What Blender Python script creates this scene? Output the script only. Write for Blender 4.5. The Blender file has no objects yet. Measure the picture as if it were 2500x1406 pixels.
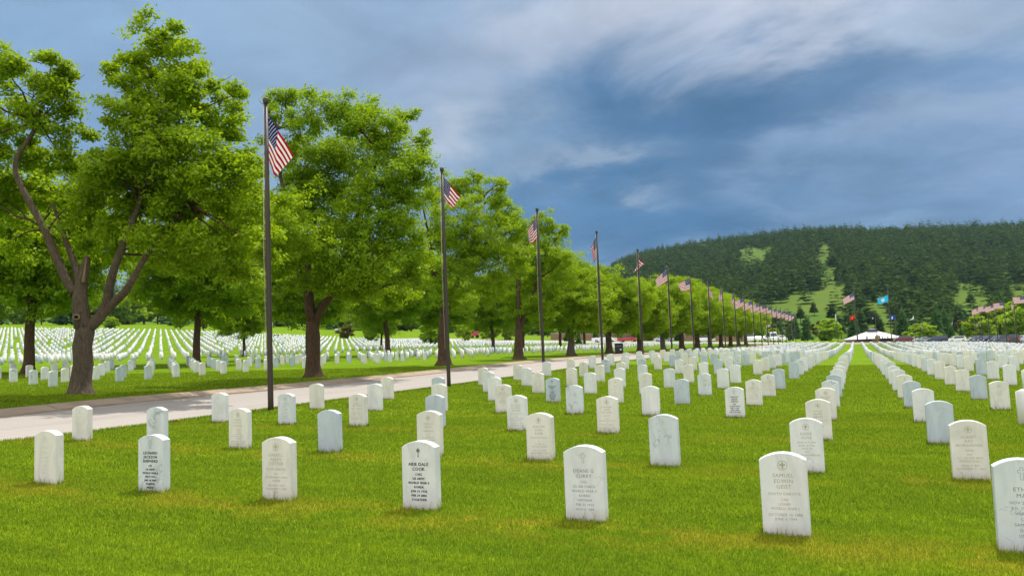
import bpy, math, random
import numpy as np
from mathutils import Matrix, Vector
rnd = random.Random(7)
rng = np.random.default_rng(7)
S = bpy.context.scene
COL = S.collection
# ------------------------------------------------------------------ camera
W_, H_ = 2500, 1406
FPX = 2027.06
_th, _pi, _ro = 0.38953, 0.07848, -0.03918
F = np.array([-math.sin(_th)*math.cos(_pi), math.cos(_th)*math.cos(_pi), math.sin(_pi)])
R0 = np.array([math.cos(_th), math.sin(_th), 0]); U0 = np.cross(R0, F)
R = R0*math.cos(_ro)+U0*math.sin(_ro); U = -R0*math.sin(_ro)+U0*math.cos(_ro)
cd = bpy.data.cameras.new('camera'); cam = bpy.data.objects.new('camera', cd); COL.objects.link(cam)
cd.sensor_fit = 'HORIZONTAL'; cd.sensor_width = 36; cd.lens = FPX/W_*36; cd.clip_end = 12000; cd.clip_start = .05
cam.matrix_world = Matrix(((R[0], U[0], -F[0], 0), (R[1], U[1], -F[1], 0), (R[2], U[2], -F[2], 0), (0, 0, 0, 1)))
S.camera = cam
S.render.resolution_x = 1024; S.render.resolution_y = 575
S.render.engine = 'CYCLES'
S.view_settings.view_transform = 'Standard'; S.view_settings.look = 'None'
S.view_settings.exposure = 0.0; S.view_settings.gamma = 1
# ------------------------------------------------------------------ sun
SUN_AZ, SUN_EL = 9, 63          # degrees from +Y towards +X, elevation
sd = bpy.data.lights.new('sun', 'SUN'); sd.energy = 4.9; sd.angle = math.radians(0.9); sd.color = (1, .95, .86)
sun = bpy.data.objects.new('sun', sd); COL.objects.link(sun)
ce = math.cos(math.radians(SUN_EL))
sdir = Vector((math.sin(math.radians(SUN_AZ))*ce, math.cos(math.radians(SUN_AZ))*ce, math.sin(math.radians(SUN_EL))))
sun.rotation_euler = sdir.to_track_quat('Z', 'Y').to_euler()
# ------------------------------------------------------------------ helpers: projection
def ray(x, y): return F+R*(x-W_/2)/FPX-U*(y-H_/2)/FPX
def onX(x, y, X): d = ray(x, y); return d*X/d[0]
def onY(x, y, Y): d = ray(x, y); return d*Y/d[1]
def atD(x, y, D): return ray(x, y)*D
def proj(P):
    P = np.asarray(P, float); d = P@F
    return np.stack([W_/2+FPX*(P@R)/d, H_/2-FPX*(P@U)/d, d], -1)
# ------------------------------------------------------------------ node helper
class NT:
    def __init__(s, name, world=False):
        if world:
            s.m = bpy.data.worlds.new(name); s.m.use_nodes = True
        else:
            s.m = bpy.data.materials.new(name); s.m.use_nodes = True
        s.t = s.m.node_tree; s.t.nodes.clear()
    def n(s, typ, **kw):
        nd = s.t.nodes.new(typ)
        for k, v in kw.items():
            if k == 'ins':
                for a, b in v.items():
                    if isinstance(b, bpy.types.NodeSocket): s.t.links.new(b, nd.inputs[a])
                    else: nd.inputs[a].default_value = b
            else: setattr(nd, k, v)
        return nd
    def math(s, op, a, b=0, c=0, clamp=False):
        nd = s.n('ShaderNodeMath', operation=op, ins={0: a, 1: b, 2: c}); nd.use_clamp = clamp; return nd.outputs[0]
    def vm(s, op, a, b=(0, 0, 0)):
        nd = s.n('ShaderNodeVectorMath', operation=op, ins={0: a, 1: b})
        return nd.outputs['Value'] if op == 'DOT_PRODUCT' else nd.outputs[0]
    def noise(s, vec, scale, detail=3, rough=.55, dist=0):
        return s.n('ShaderNodeTexNoise', ins={'Vector': vec, 'Scale': scale, 'Detail': detail, 'Roughness': rough, 'Distortion': dist}).outputs[0]
    def mix(s, f, a, b, blend='MIX'):
        nd = s.n('ShaderNodeMix', data_type='RGBA', blend_type=blend)
        for k, v in ((0, f), (6, a), (7, b)):
            if isinstance(v, bpy.types.NodeSocket): s.t.links.new(v, nd.inputs[k])
            else: nd.inputs[k].default_value = v if k == 0 or len(v) == 4 else (*v, 1)
        return nd.outputs[2]
    def ramp(s, f, stops):
        nd = s.n('ShaderNodeValToRGB'); s.t.links.new(f, nd.inputs[0]); e = nd.color_ramp.elements
        while len(e) < len(stops): e.new(.5)
        for el, (p, c) in zip(e, stops):
            el.position = p; el.color = (c, c, c, 1) if not hasattr(c, '__len__') else (*c[:3], 1)
        return nd.outputs[0]
    def sep(s, v):
        return s.n('ShaderNodeSeparateXYZ', ins={0: v}).outputs
    def bsdf(s, col, rough=.6, bump=None, bstr=.3, bdist=.01, spec=.4, metal=0):
        b = s.n('ShaderNodeBsdfPrincipled'); b.inputs['Specular IOR Level'].default_value = spec
        for k, v in (('Base Color', col), ('Roughness', rough), ('Metallic', metal)):
            if isinstance(v, bpy.types.NodeSocket): s.t.links.new(v, b.inputs[k])
            else: b.inputs[k].default_value = v if not hasattr(v, '__len__') or len(v) == 4 else (*v, 1)
        if bump is not None:
            bp = s.n('ShaderNodeBump', ins={'Height': bump, 'Strength': bstr, 'Distance': bdist})
            s.t.links.new(bp.outputs[0], b.inputs['Normal'])
        return b
    def out(s, sh, world=False):
        o = s.n('ShaderNodeOutputWorld' if world else 'ShaderNodeOutputMaterial')
        s.t.links.new(sh, o.inputs[0]); return s.m
# ------------------------------------------------------------------ sky
def lin(r, g, b):
    f = lambda c: (c/255/12.92) if c/255 <= .04045 else ((c/255+.055)/1.055)**2.4
    return (f(r), f(g), f(b))
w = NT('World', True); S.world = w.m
tc = w.n('ShaderNodeTexCoord').outputs['Generated']
sx, sy, sz = w.sep(w.vm('NORMALIZE', tc))[:3]
az = w.math('MULTIPLY', w.math('ARCTAN2', sx, sy), 57.29578)
el = w.math('MULTIPLY', w.math('ARCSINE', sz), 57.29578)
# cloud-layer coordinates (a flat layer seen from below), used for the noise
den = w.math('ADD', w.math('ABSOLUTE', sz), .22)
cl = w.n('ShaderNodeCombineXYZ', ins={0: w.math('DIVIDE', sx, den), 1: w.math('DIVIDE', sy, den), 2: w.math('MULTIPLY', sz, .6)}).outputs[0]
n1 = w.noise(cl, 1.7, 7, .58, .6); n2 = w.noise(w.vm('MULTIPLY', cl, (1, 1, 3)), 3.2, 8, .6, .5)
n3 = w.noise(w.vm('ADD', cl, (7, 3, 1)), 1.6, 7, .6, .5)
azd = w.math('ADD', az, w.math('MULTIPLY', w.math('SUBTRACT', n1, .5), 22))
eld = w.math('ADD', el, w.math('MULTIPLY', w.math('SUBTRACT', n3, .5), 13))
def azel(x, y):
    d = ray(x, y); d = d/np.linalg.norm(d); return math.degrees(math.atan2(d[0], d[1])), math.degrees(math.asin(d[2]))
# cloud masses: place in the sky, spread in degrees, colour
base = lin(136, 168, 202)
CL = [((60, 60), (13, 12), lin(138, 174, 208), .9), ((640, 60), (13, 8), lin(156, 184, 214), .9), ((330, 330), (9, 7), lin(122, 158, 200), .8), ((520, 230), (6, 4), lin(150, 178, 210), .6),
      ((1000, 110), (9, 7), lin(146, 172, 206), .8), ((1180, 60), (6, 4), lin(128, 162, 200), .7), ((1300, 200), (8, 5), lin(100, 142, 184), .85), ((1500, 370), (9, 5), lin(88, 134, 178), .85),
      ((1650, 60), (13, 3.6), lin(204, 214, 230), 1), ((1480, 120), (7, 3), lin(192, 204, 226), .9), ((1900, 60), (8, 4), lin(212, 218, 234), .9), ((2330, 60), (7, 5), lin(176, 194, 218), .8), ((2200, 150), (5, 2.2), lin(150, 174, 206), .7),
      ((1640, 270), (9, 3.6), lin(80, 124, 168), .95), ((2080, 220), (8, 3), lin(84, 128, 172), .9), ((1830, 340), (10, 3.6), lin(62, 108, 154), .97), ((2380, 190), (5, 2), lin(104, 142, 186), .8),
      ((1130, 290), (4, 2.6), lin(192, 206, 224), 1), ((1060, 200), (4, 2.6), lin(160, 182, 212), .8), ((1440, 420), (4.6, 1.5), lin(184, 200, 220), 1), ((1180, 390), (3, 2.0), lin(150, 176, 206), .7), ((1330, 350), (3.5, 1.8), lin(140, 168, 200), .6),
      ((1600, 530), (13, 3.4), lin(62, 112, 160), .98), ((1400, 490), (5, 2), lin(78, 128, 176), .8),
      ((2330, 320), (7, 2.8), lin(152, 174, 206), .95), ((2080, 390), (5, 1.8), lin(140, 166, 200), .9), ((1960, 440), (4, 1.3), lin(124, 156, 194), .7), ((2350, 480), (9, 2.3), lin(98, 136, 178), .85), ((2450, 400), (5, 2), lin(120, 150, 190), .8)]
col = w.n('ShaderNodeRGB'); col.outputs[0].default_value = (*base, 1); c = col.outputs[0]
for (px, py), (sa, se), cc, st_ in CL:
    a0, e0 = azel(px, py)
    u = w.math('DIVIDE', w.math('SUBTRACT', azd, a0), sa); v = w.math('DIVIDE', w.math('SUBTRACT', eld, e0), se)
    q = w.math('ADD', w.math('MULTIPLY', u, u), w.math('MULTIPLY', v, v))
    g = w.math('MULTIPLY', w.math('EXPONENT', w.math('MULTIPLY', q, -1)), st_)
    c = w.mix(g, c, cc)
det = w.math('MULTIPLY_ADD', w.math('SUBTRACT', n2, .5), .7, 1.0)
c = w.mix(1.0, c, w.n('ShaderNodeCombineColor', ins={0: det, 1: det, 2: det}).outputs[0], 'MULTIPLY')
# unseen sky overhead and behind the viewer, brightened to light the stone fronts
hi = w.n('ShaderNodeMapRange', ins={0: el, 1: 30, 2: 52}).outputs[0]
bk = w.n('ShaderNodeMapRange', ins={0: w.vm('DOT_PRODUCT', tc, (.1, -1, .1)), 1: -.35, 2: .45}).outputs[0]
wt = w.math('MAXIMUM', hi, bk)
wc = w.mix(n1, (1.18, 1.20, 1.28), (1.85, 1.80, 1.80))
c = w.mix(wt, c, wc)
nish = w.n('ShaderNodeTexSky', sky_type='NISHITA'); nish.sun_disc = False
nish.sun_elevation = math.radians(SUN_EL); nish.sun_rotation = math.radians(SUN_AZ)
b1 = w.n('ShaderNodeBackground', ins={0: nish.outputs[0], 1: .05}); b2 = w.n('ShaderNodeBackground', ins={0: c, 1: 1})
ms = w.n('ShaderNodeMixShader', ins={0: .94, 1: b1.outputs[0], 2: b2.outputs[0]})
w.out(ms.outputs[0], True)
# ------------------------------------------------------------------ object helpers
def tag(o, label=None, cat=None, group=None, kind=None):
    if label: o['label'] = label
    if cat: o['category'] = cat
    if group: o['group'] = group
    if kind: o['kind'] = kind
    return o
def link(name, me, parent=None, loc=None):
    o = bpy.data.objects.new(name, me); COL.objects.link(o)
    if parent is not None: o.parent = parent
    if loc is not None: o.location = loc
    return o
def empty(name, loc, rz=0):
    o = link(name, None, loc=loc); o.rotation_euler = (0, 0, rz); o.empty_display_size = .2; return o
def mesh(name, V, Fs, mat=None, smooth=False, mats=None, mi=None):
    """V (n,3) array; Fs: (m,k) int array or a list of tuples."""
    me = bpy.data.meshes.new(name); V = np.asarray(V, np.float32)
    if isinstance(Fs, np.ndarray):
        m, k = Fs.shape
        me.vertices.add(len(V)); me.vertices.foreach_set('co', V.ravel())
        me.loops.add(m*k); me.loops.foreach_set('vertex_index', Fs.astype(np.int32).ravel())
        me.polygons.add(m); me.polygons.foreach_set('loop_start', np.arange(0, m*k, k, dtype=np.int32))
        me.update(calc_edges=True)
    else:
        me.from_pydata(V.tolist(), [], Fs)
    if mats:
        for x in mats: me.materials.append(x)
        if mi is not None: me.polygons.foreach_set('material_index', np.asarray(mi, np.int32))
    elif mat: me.materials.append(mat)
    if smooth: me.polygons.foreach_set('use_smooth', np.ones(len(me.polygons), bool))
    me.update(); return me
def box(c, s, rz=0):
    x, y, z = s[0]/2, s[1]/2, s[2]/2
    V = np.array([(-x, -y, -z), (x, -y, -z), (x, y, -z), (-x, y, -z), (-x, -y, z), (x, -y, z), (x, y, z), (-x, y, z)], float)
    if rz: a, b = math.cos(rz), math.sin(rz); V = V@np.array([[a, b, 0], [-b, a, 0], [0, 0, 1]])
    return V+np.array(c), [(0, 3, 2, 1), (4, 5, 6, 7), (0, 1, 5, 4), (1, 2, 6, 5), (2, 3, 7, 6), (3, 0, 4, 7)]
def tube(P, r, k=8, cap=True):
    P = np.asarray(P, float); n = len(P); r = np.broadcast_to(r, (n,)).astype(float)
    T = np.gradient(P, axis=0); T /= np.linalg.norm(T, axis=1)[:, None]+1e-9
    a = np.array([0, 0, 1.]) if abs(T[0][2]) < .9 else np.array([1., 0, 0])
    V = []
    for i in range(n):
        u = np.cross(T[i], a); u /= np.linalg.norm(u)+1e-9; v = np.cross(T[i], u)
        for j in range(k):
            t = 2*math.pi*j/k; V.append(P[i]+r[i]*(u*math.cos(t)+v*math.sin(t)))
    Fs = [(i*k+j, i*k+(j+1) % k, (i+1)*k+(j+1) % k, (i+1)*k+j) for i in range(n-1) for j in range(k)]
    if cap: Fs += [tuple(range((n-1)*k, n*k)), tuple(range(k))[::-1]]
    return np.array(V), Fs
def merge(parts):
    V = []; Fs = []; o = 0
    for v, f in parts:
        V.append(np.asarray(v, float)); Fs += [tuple(int(i)+o for i in q) for q in f]; o += len(v)
    return np.concatenate(V), Fs
def copyt(o, parent=None):
    c = o.copy(); COL.objects.link(c); c.parent = parent
    for ch in o.children: copyt(ch, c)
    return c
ORD = 'first second third fourth fifth sixth seventh eighth ninth tenth eleventh twelfth thirteenth fourteenth fifteenth sixteenth seventeenth eighteenth nineteenth twentieth'.split()
def ordn(n):
    if n <= 20: return ORD[n-1]
    t = {2: 'twenty', 3: 'thirty', 4: 'forty', 5: 'fifty', 6: 'sixty', 7: 'seventy', 8: 'eighty', 9: 'ninety'}
    return (t[n//10]+'-'+ORD[n % 10-1]) if n % 10 else t[n//10][:-1]+'ieth'
# ------------------------------------------------------------------ materials
def pos(nt): return nt.n('ShaderNodeNewGeometry').outputs['Position']
ROW0, ROWD, COL0, COLD = 6.4582, 3.01779, -.563, 1.524
def grass_color(nt, blade):
    P = pos(nt); X, Y, Z = nt.sep(P)[:3]
    big = nt.noise(P, .35, 4, .6); mid = nt.noise(P, 1.7, 4, .6)
    st = nt.noise(nt.vm('MULTIPLY', P, (.35, 2.6, 1)), 1.6, 5, .68, .4)
    fine = nt.noise(P, 60, 3, .7)
    c = nt.mix(nt.ramp(big, [(.36, 0), (.64, 1)]), (.110, .245, .003), (.225, .355, .004))
    c = nt.mix(nt.ramp(st, [(.40, 0), (.62, 1)]), nt.mix(.62, c, (.045, .140, .006)), nt.mix(.75, c, (.36, .50, .006)))
    cl = nt.noise(P, 7, 4, .7); c = nt.mix(nt.ramp(cl, [(.38, .65), (.52, 0)]), c, (.055, .150, .007)); c = nt.mix(nt.ramp(cl, [(.55, 0), (.72, .5)]), c, (.40, .55, .012))
    pt = nt.noise(nt.vm('ADD', nt.vm('MULTIPLY', P, (.7, 1.5, 1)), (3, 11, 0)), .75, 4, .62); c = nt.mix(nt.ramp(pt, [(.34, .62), (.50, 0)]), c, (.050, .150, .003)); c = nt.mix(nt.ramp(pt, [(.54, 0), (.70, .5)]), c, (.34, .46, .012))
    # worn, yellow turf along the rows of stones
    fr = nt.math('FRACT', nt.math('DIVIDE', nt.math('SUBTRACT', Y, ROW0-ROWD*.5-.25), ROWD))
    band = nt.ramp(nt.math('ABSOLUTE', nt.math('SUBTRACT', fr, .5)), [(.03, 1), (.20, 0)])
    near = nt.n('ShaderNodeMapRange', ins={0: Y, 1: 22, 2: 4, 3: 0, 4: 1}).outputs[0]
    dry = nt.math('MULTIPLY', nt.math('MULTIPLY', band, near), nt.ramp(mid, [(.42, 0), (.56, 1)]))
    c = nt.mix(nt.math('MULTIPLY', dry, .95), c, (.55, .37, .035))
    dry2 = nt.ramp(nt.noise(nt.vm('ADD', P, (31, 7, 0)), .8, 4, .65), [(.58, 0), (.74, 1)])
    c = nt.mix(nt.math('MULTIPLY', dry2, .35), c, (.32, .36, .01))
    if not blade: c = nt.mix(.26, c, (.03, .06, .0))
    if blade:
        tn = nt.n('ShaderNodeAttribute', attribute_name='tone').outputs['Fac']
        c = nt.mix(nt.ramp(tn, [(.0, 0), (.80, .75), (.88, 1)]), nt.mix(.6, c, (.030, .12, .004)), nt.mix(.65, c, (.60, .72, .04)))
        c = nt.mix(nt.ramp(fine, [(.35, .25), (.6, 0)]), c, (.03, .10, .005))
    else:
        f2 = nt.noise(nt.vm('MULTIPLY', P, (1, 2.4, 1)), 14, 5, .75)
        c = nt.mix(nt.ramp(f2, [(.34, 0), (.68, 1)]), nt.mix(.45, c, (.03, .09, .005)), nt.mix(.22, c, (.28, .38, .03)))
    return c, fine
g = NT('lawn_turf'); gc, gf = grass_color(g, False)
hb = g.noise(g.vm('MULTIPLY', pos(g), (1, 1.6, 1)), 22, 5, .75)
M_turf = g.out(g.bsdf(gc, .9, hb, .55, .05, .02).outputs[0])
g = NT('grass_blades'); gc, gf = grass_color(g, True)
nu = g.vm('NORMALIZE', g.vm('ADD', g.vm('MULTIPLY', g.n('ShaderNodeNewGeometry').outputs['Normal'], (.45, .45, .45)), (0, 0, .75)))
d = g.n('ShaderNodeBsdfDiffuse', ins={0: gc, 'Normal': nu}); tr = g.n('ShaderNodeBsdfTranslucent', ins={0: g.mix(.4, gc, (.2, .32, .02))})
gl = g.n('ShaderNodeBsdfGlossy', ins={0: (.6, .7, .4, 1), 1: .5})
m1 = g.n('ShaderNodeMixShader', ins={0: .38, 1: d.outputs[0], 2: tr.outputs[0]})
m2 = g.n('ShaderNodeMixShader', ins={0: .012, 1: m1.outputs[0], 2: gl.outputs[0]})
M_blade = g.out(m2.outputs[0])
def leafmat(name, c1, c2, t1, tw=.42, scale=1.3):
    m = NT(name); P = pos(m); n = m.noise(P, scale, 3, .6); n2 = m.n('ShaderNodeAttribute', attribute_name='tone').outputs['Fac']
    rn = m.n('ShaderNodeObjectInfo').outputs['Random']
    c = m.mix(m.ramp(n, [(.35, 0), (.65, 1)]), c1, c2); c = m.mix(m.ramp(n2, [(.0, 0), (.75, .14), (1.0, .6)]), c, t1); c = m.mix(m.ramp(n2, [(.0, .3), (.35, 0)]), c, (c1[0]*.55, c1[1]*.62, c1[2]*.8))
    c = m.mix(m.math('MULTIPLY', rn, .22), c, (c2[0]*1.25, c2[1]*.95, c2[2]))
    d = m.n('ShaderNodeBsdfDiffuse', ins={0: c}); t = m.n('ShaderNodeBsdfTranslucent', ins={0: m.mix(.55, c, t1)})
    gl = m.n('ShaderNodeBsdfGlossy', ins={0: (.8, .9, .6, 1), 1: .42})
    a = m.n('ShaderNodeMixShader', ins={0: tw, 1: d.outputs[0], 2: t.outputs[0]})
    return m.out(m.n('ShaderNodeMixShader', ins={0: .02, 1: a.outputs[0], 2: gl.outputs[0]}).outputs[0])
M_leaf = leafmat('maple_leaves', (.125, .255, .008), (.205, .355, .008), (.46, .58, .006), .5)
M_leafy = leafmat('young_leaves', (.16, .30, .010), (.26, .42, .012), (.48, .62, .015), .5)
M_leafr = leafmat('bronze_leaves', (.09, .09, .02), (.14, .12, .03), (.22, .20, .03))
M_spruce = leafmat('spruce_needles', (.045, .120, .035), (.075, .165, .036), (.12, .24, .03), .25)
M_pine = leafmat('pine_needles', (.040, .105, .028), (.070, .145, .028), (.11, .20, .025), .25, .3)
def barkmat(name, c1, c2):
    m = NT(name); P = pos(m); n = m.noise(m.vm('MULTIPLY', P, (9, 9, 2.2)), 2.4, 6, .7); n2 = m.noise(P, 1.5, 3)
    c = m.mix(m.ramp(n, [(.35, 0), (.65, 1)]), c1, c2); c = m.mix(m.math('MULTIPLY', n2, .4), c, (c2[0]*1.1, c2[1]*.85, c2[2]*.7))
    return m.out(m.bsdf(c, .95, n, .8, .04, .1).outputs[0])
M_bark = barkmat('bark', (.040, .027, .018), (.13, .088, .060))
M_barkg = barkmat('grey_bark', (.060, .048, .036), (.165, .135, .102))
M_scar = barkmat('bare_wood', (.16, .12, .07), (.36, .28, .17))
def simple(name, col, rough=.6, nscale=8, amt=.12, metal=0, spec=.4):
    m = NT(name); n = m.noise(pos(m), nscale, 4, .6)
    c = m.mix(m.ramp(n, [(.3, 0), (.7, 1)]), tuple(x*(1-amt) for x in col), tuple(min(1, x*(1+amt)) for x in col))
    return m.out(m.bsdf(c, rough, metal=metal, spec=spec).outputs[0])
def marble(name, base, vein, vein_amt, cloud, stain=.6):
    m = NT(name); P = pos(m); oc = m.n('ShaderNodeTexCoord').outputs['Object']
    rn = m.n('ShaderNodeObjectInfo').outputs['Random']
    q = m.vm('MULTIPLY', P, (1, 1, .7))
    n = m.noise(q, 3.2, 5, .6, 1.2); n2 = m.noise(m.vm('ADD', q, (5, 9, 2)), 1.7, 3, .6, .8); n3 = m.noise(P, 30, 4, .7)
    v = m.ramp(m.math('ABSOLUTE', m.math('SUBTRACT', n, .5)), [(.0, 1), (.022, 0)])
    v = m.math('MULTIPLY', v, m.ramp(m.noise(m.vm('ADD', q, (1, 2, 8)), 4.5, 3, .6), [(.50, 0), (.62, 1)]))
    c = m.mix(m.ramp(n2, [(.3, 0), (.7, 1)]), base, cloud)
    cl_ = m.ramp(m.noise(m.vm('MULTIPLY', q, (1.6, 1, .7)), 2.6, 4, .65, 1.5), [(.42, 0), (.68, 1)]); c = m.mix(m.math('MULTIPLY', cl_, .6), c, tuple(x*.74 for x in cloud))
    c = m.mix(m.math('MULTIPLY', v, vein_amt), c, vein)
    c = m.mix(m.math('MULTIPLY', rn, .12), c, (base[0]*.8, base[1]*.84, base[2]*.85))
    c = m.mix(m.math('MULTIPLY', m.ramp(n3, [(.35, 0), (.8, 1)]), .10), c, (base[0]*.6, base[1]*.6, base[2]*.55))
    z = m.sep(oc)[2]; zz = m.math('ADD', z, m.math('MULTIPLY', m.math('SUBTRACT', n3, .5), .06))
    dirt = m.ramp(m.math('MULTIPLY', zz, 1), [(.0, stain), (.10, 0)])
    c = m.mix(m.math('MULTIPLY', dirt, .8), c, (.42, .33, .25))
    return m.out(m.bsdf(c, .62, n3, .12, .004, .35).outputs[0])
M_ST = {'c': marble('cream_marble', (.80, .755, .715), (.52, .49, .44), .2, (.71, .68, .63)),
        'w': marble('white_marble', (.82, .79, .80), (.40, .42, .45), .4, (.68, .695, .71)),
        'g': marble('grey_veined_marble', (.72, .73, .755), (.22, .24, .28), .85, (.58, .62, .67)),
        'b': marble('blue_grey_marble', (.56, .61, .675), (.30, .35, .42), .6, (.43, .49, .565))}
M_blk = simple('black_lettering', (.02, .025, .035), .6)
M_gry = simple('grey_lettering', (.20, .22, .25), .7)
M_tan = simple('tan_lettering', (.42, .36, .26), .8)
M_fnt = simple('faint_lettering', (.56, .54, .48), .8)
M_pole = NT('bronze_pole'); M_pole = M_pole.out(M_pole.bsdf((.050, .036, .028), .45, metal=.1, spec=.35).outputs[0])
M_rope = simple('rope', (.55, .50, .42), .8)
M_asph = None
m = NT('road_surface'); P = pos(m); n = m.noise(P, 45, 4, .8); n2 = m.noise(m.vm('MULTIPLY', P, (1.4, .12, 1)), 1.5, 4, .6)
c = m.mix(m.ramp(n, [(.3, 0), (.7, 1)]), (.285, .255, .230), (.41, .375, .34)); c = m.mix(m.ramp(n2, [(.5, 0), (.8, .45)]), c, (.21, .18, .17))
M_road = m.out(m.bsdf(c, .9, n, .3, .01, .2).outputs[0])
m = NT('kerb_concrete'); P = pos(m); n = m.noise(P, 20, 4, .8); n2 = m.noise(P, 1.3, 3)
c = m.mix(n, (.30, .23, .165), (.40, .31, .23)); c = m.mix(m.ramp(n2, [(.45, 0), (.7, .5)]), c, (.19, .14, .10))
M_kerb = m.out(m.bsdf(c, .9, n, .2, .006, .2).outputs[0])
M_joint = simple('kerb_joint', (.10, .08, .06), .9)
M_lot = simple('car_park_concrete', (.34, .31, .29), .9, 3, .08)
# ------------------------------------------------------------------ near headstones, as photographed: (col,row): x, ytop, ybase, stone, letters
ST = {(-5,0):(120,1050,1187,'c','f'),(-4,0):(376,1060,1199,'g','k'),(-3,0):(681,1066,1220,'c','t'),(-2,0):(1026,1075,1238,'w','k'),(-1,0):(1426,1086,1263,'w','y'),(0,0):(1910,1103,1303,'w','t'),(1,0):(2487,1118,1347,'g','y'),
(-7,1):(201,990,1084,'c','f'),(-6,1):(384,993,0,'g','f'),(-5,1):(586,996,1096,'c','t'),(-4,1):(805,1000,1101,'b',''),(-3,1):(1048,1002,1108,'c','t'),(-2,1):(1317,1007,1121,'c','t'),(-1,1):(1619,1011,1134,'g','f'),(0,1):(1966,1020,1149,'w','t'),(1,1):(2360,1025,1168,'c','t'),
(-7,2):(537,958,1033,'w','f'),(-6,2):(700,960,1038,'g','y'),(-5,2):(874,961,1040,'c','t'),(-4,2):(1062,963,0,'b','f'),(-3,2):(1262,964,1048,'w','t'),(-2,2):(1482,967,1055,'c','t'),(0,2):(1996,974,1073,'c','t'),(1,2):(2291,978,1083,'b',''),
(-7,3):(773,936,1000,'c','f'),(-6,3):(915,936,1001,'w','f'),(-5,3):(1072,936,0,'c','f'),(-4,3):(1228,938,1005,'c','t'),(-3,3):(1402,940,1006,'g',''),(-2,3):(1587,942,1012,'w',''),(-1,3):(1792,944,1018,'w','k'),(0,3):(2014,946,1023,'c','t'),(1,3):(2252,948,1030,'w',''),(2,3):(2508,948,1035,'c','f'),
(-7,4):(945,920,973,'c','f'),(-6,4):(1070,920,0,'b','f'),(-5,4):(1207,920,977,'w','f'),(-4,4):(1349,922,979,'b','k'),(-3,4):(1502,922,980,'c','t'),(-2,4):(1663,925,983,'b',''),(-1,4):(1839,926,989,'c','t'),(0,4):(2026,928,0,'g','f'),(1,4):(2225,930,996,'b','f'),(2,4):(2437,930,1001,'c','t'),
(-6,5):(1192,907,956,'w',''),(-5,5):(1313,909,958,'c','f'),(-4,5):(1440,909,960,'w',''),(-3,5):(1575,910,963,'c','t'),(-2,5):(1719,911,965,'g','f'),(-1,5):(1874,913,969,'c','t'),(0,5):(2035,914,969,'b',''),(1,5):(2207,914,972,'c','t'),(2,5):(2386,915,973,'b',''),
(-7,6):(1179,897,941,'c',''),(-6,6):(1285,898,942,'w',''),(-5,6):(1395,898,944,'c','f'),(-4,6):(1512,898,944,'w',''),(-3,6):(1633,899,946,'g',''),(-2,6):(1764,899,947,'w',''),(-1,6):(1900,900,948,'b',''),(0,6):(2042,901,0,'w',''),(1,6):(2192,901,0,'w',''),(2,6):(2347,901,955,'c','f'),
(-7,7):(1264,890,930,'c',''),(-5,7):(1463,890,930,'c','f'),(-4,7):(1568,890,931,'g',''),(-3,7):(1680,889,933,'c','f'),(-2,7):(1794,890,936,'w',''),(0,7):(2047,892,0,'w',''),(1,7):(2182,893,0,'w',''),(2,7):(2319,893,942,'c','f'),
(-7,8):(1334,882,919,'w',''),(-6,8):(1424,883,922,'c','k'),(-5,8):(1515,884,922,'c',''),(-3,8):(1717,884,924,'w',''),(-7,9):(1393,876,913,'c',''),(-6,9):(1478,877,914,'b','k')}
HS = .591
# ------------------------------------------------------------------ terrain from surveyed points
CP = []
NEARP = {}
for (i, j), (x, yt, yb, a_, b_) in ST.items():
    Y = ROW0+ROWD*j; T = onY(x, yt, Y+.05)
    if yb: zb = onY(x, yb, Y)[2]-.015; CP.append((T[0], Y, zb))
    else: zb = T[2]-HS
    NEARP[(i, j)] = [T[0], Y, zb, T[2]]
def nearz(X, Y): return -1.46-.0256*X+.0069*Y-.00017*Y*Y
for X in (-9, -4, 1, 6): CP += [(X, Y, nearz(X, Y)) for Y in (-12, -6, 0, 3)]
for X in (-17,): CP += [(X, Y, z) for Y, z in ((6, -.95), (12.3, -.93), (17.6, -.9), (21.6, -.86), (24.3, -.82), (33.7, -.73), (44, -.63), (61, -.52), (80, -.5), (96, -.5), (120, -.45), (150, -.5))]
CP += [(-12, 14.93, -.98), (-12, 23.6, -.92), (-12, 32.3, -.68), (-12, 40.9, -.60), (-12, 49.5, -.55), (-12, 58, -.52), (-12, 75, -.62), (-12, 100, -.75), (-12, 130, -.7), (-12, 160, -.6), (-11.8, 8, -.97), (-12, 2, -1.0), (-17, 0, -.98), (-30, 5, -.8), (-60, 5, -.6)]
for X in (-2, 1, 5): CP += [(X, Y, z-.0150*X*(Y < 60)) for Y, z in ((34, -1.33), (43, -1.27), (50, -1.34), (57, -1.42), (70, -1.55), (82, -1.65), (95, -1.66), (106, -1.63), (120, -1.48), (136, -1.23), (150, -1.06), (170, -.92), (182, -.9))]
CP += [(21, Y, z) for Y, z in ((188, -1.63), (171, -1.63), (162, -1.72), (154, -1.74), (145, -1.81), (136.5, -1.9), (120, -1.95), (100, -2.0), (80, -2.0), (60, -1.9), (40, -1.85), (25, -1.9), (10, -1.95))]
CP += [(12, 20, -1.7), (12, 40, -1.6), (40, 60, -2.4), (40, 150, -2.6), (60, 200, -3.0), (30, 190, -2.1), (34, 160, -2.4)]
CP += [tuple(onX(x, y, -20)) for x, y in ((197, 940), (765, 898), (1083, 878), (1266, 870), (1394, 862), (1487, 854), (1562, 852))]
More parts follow.
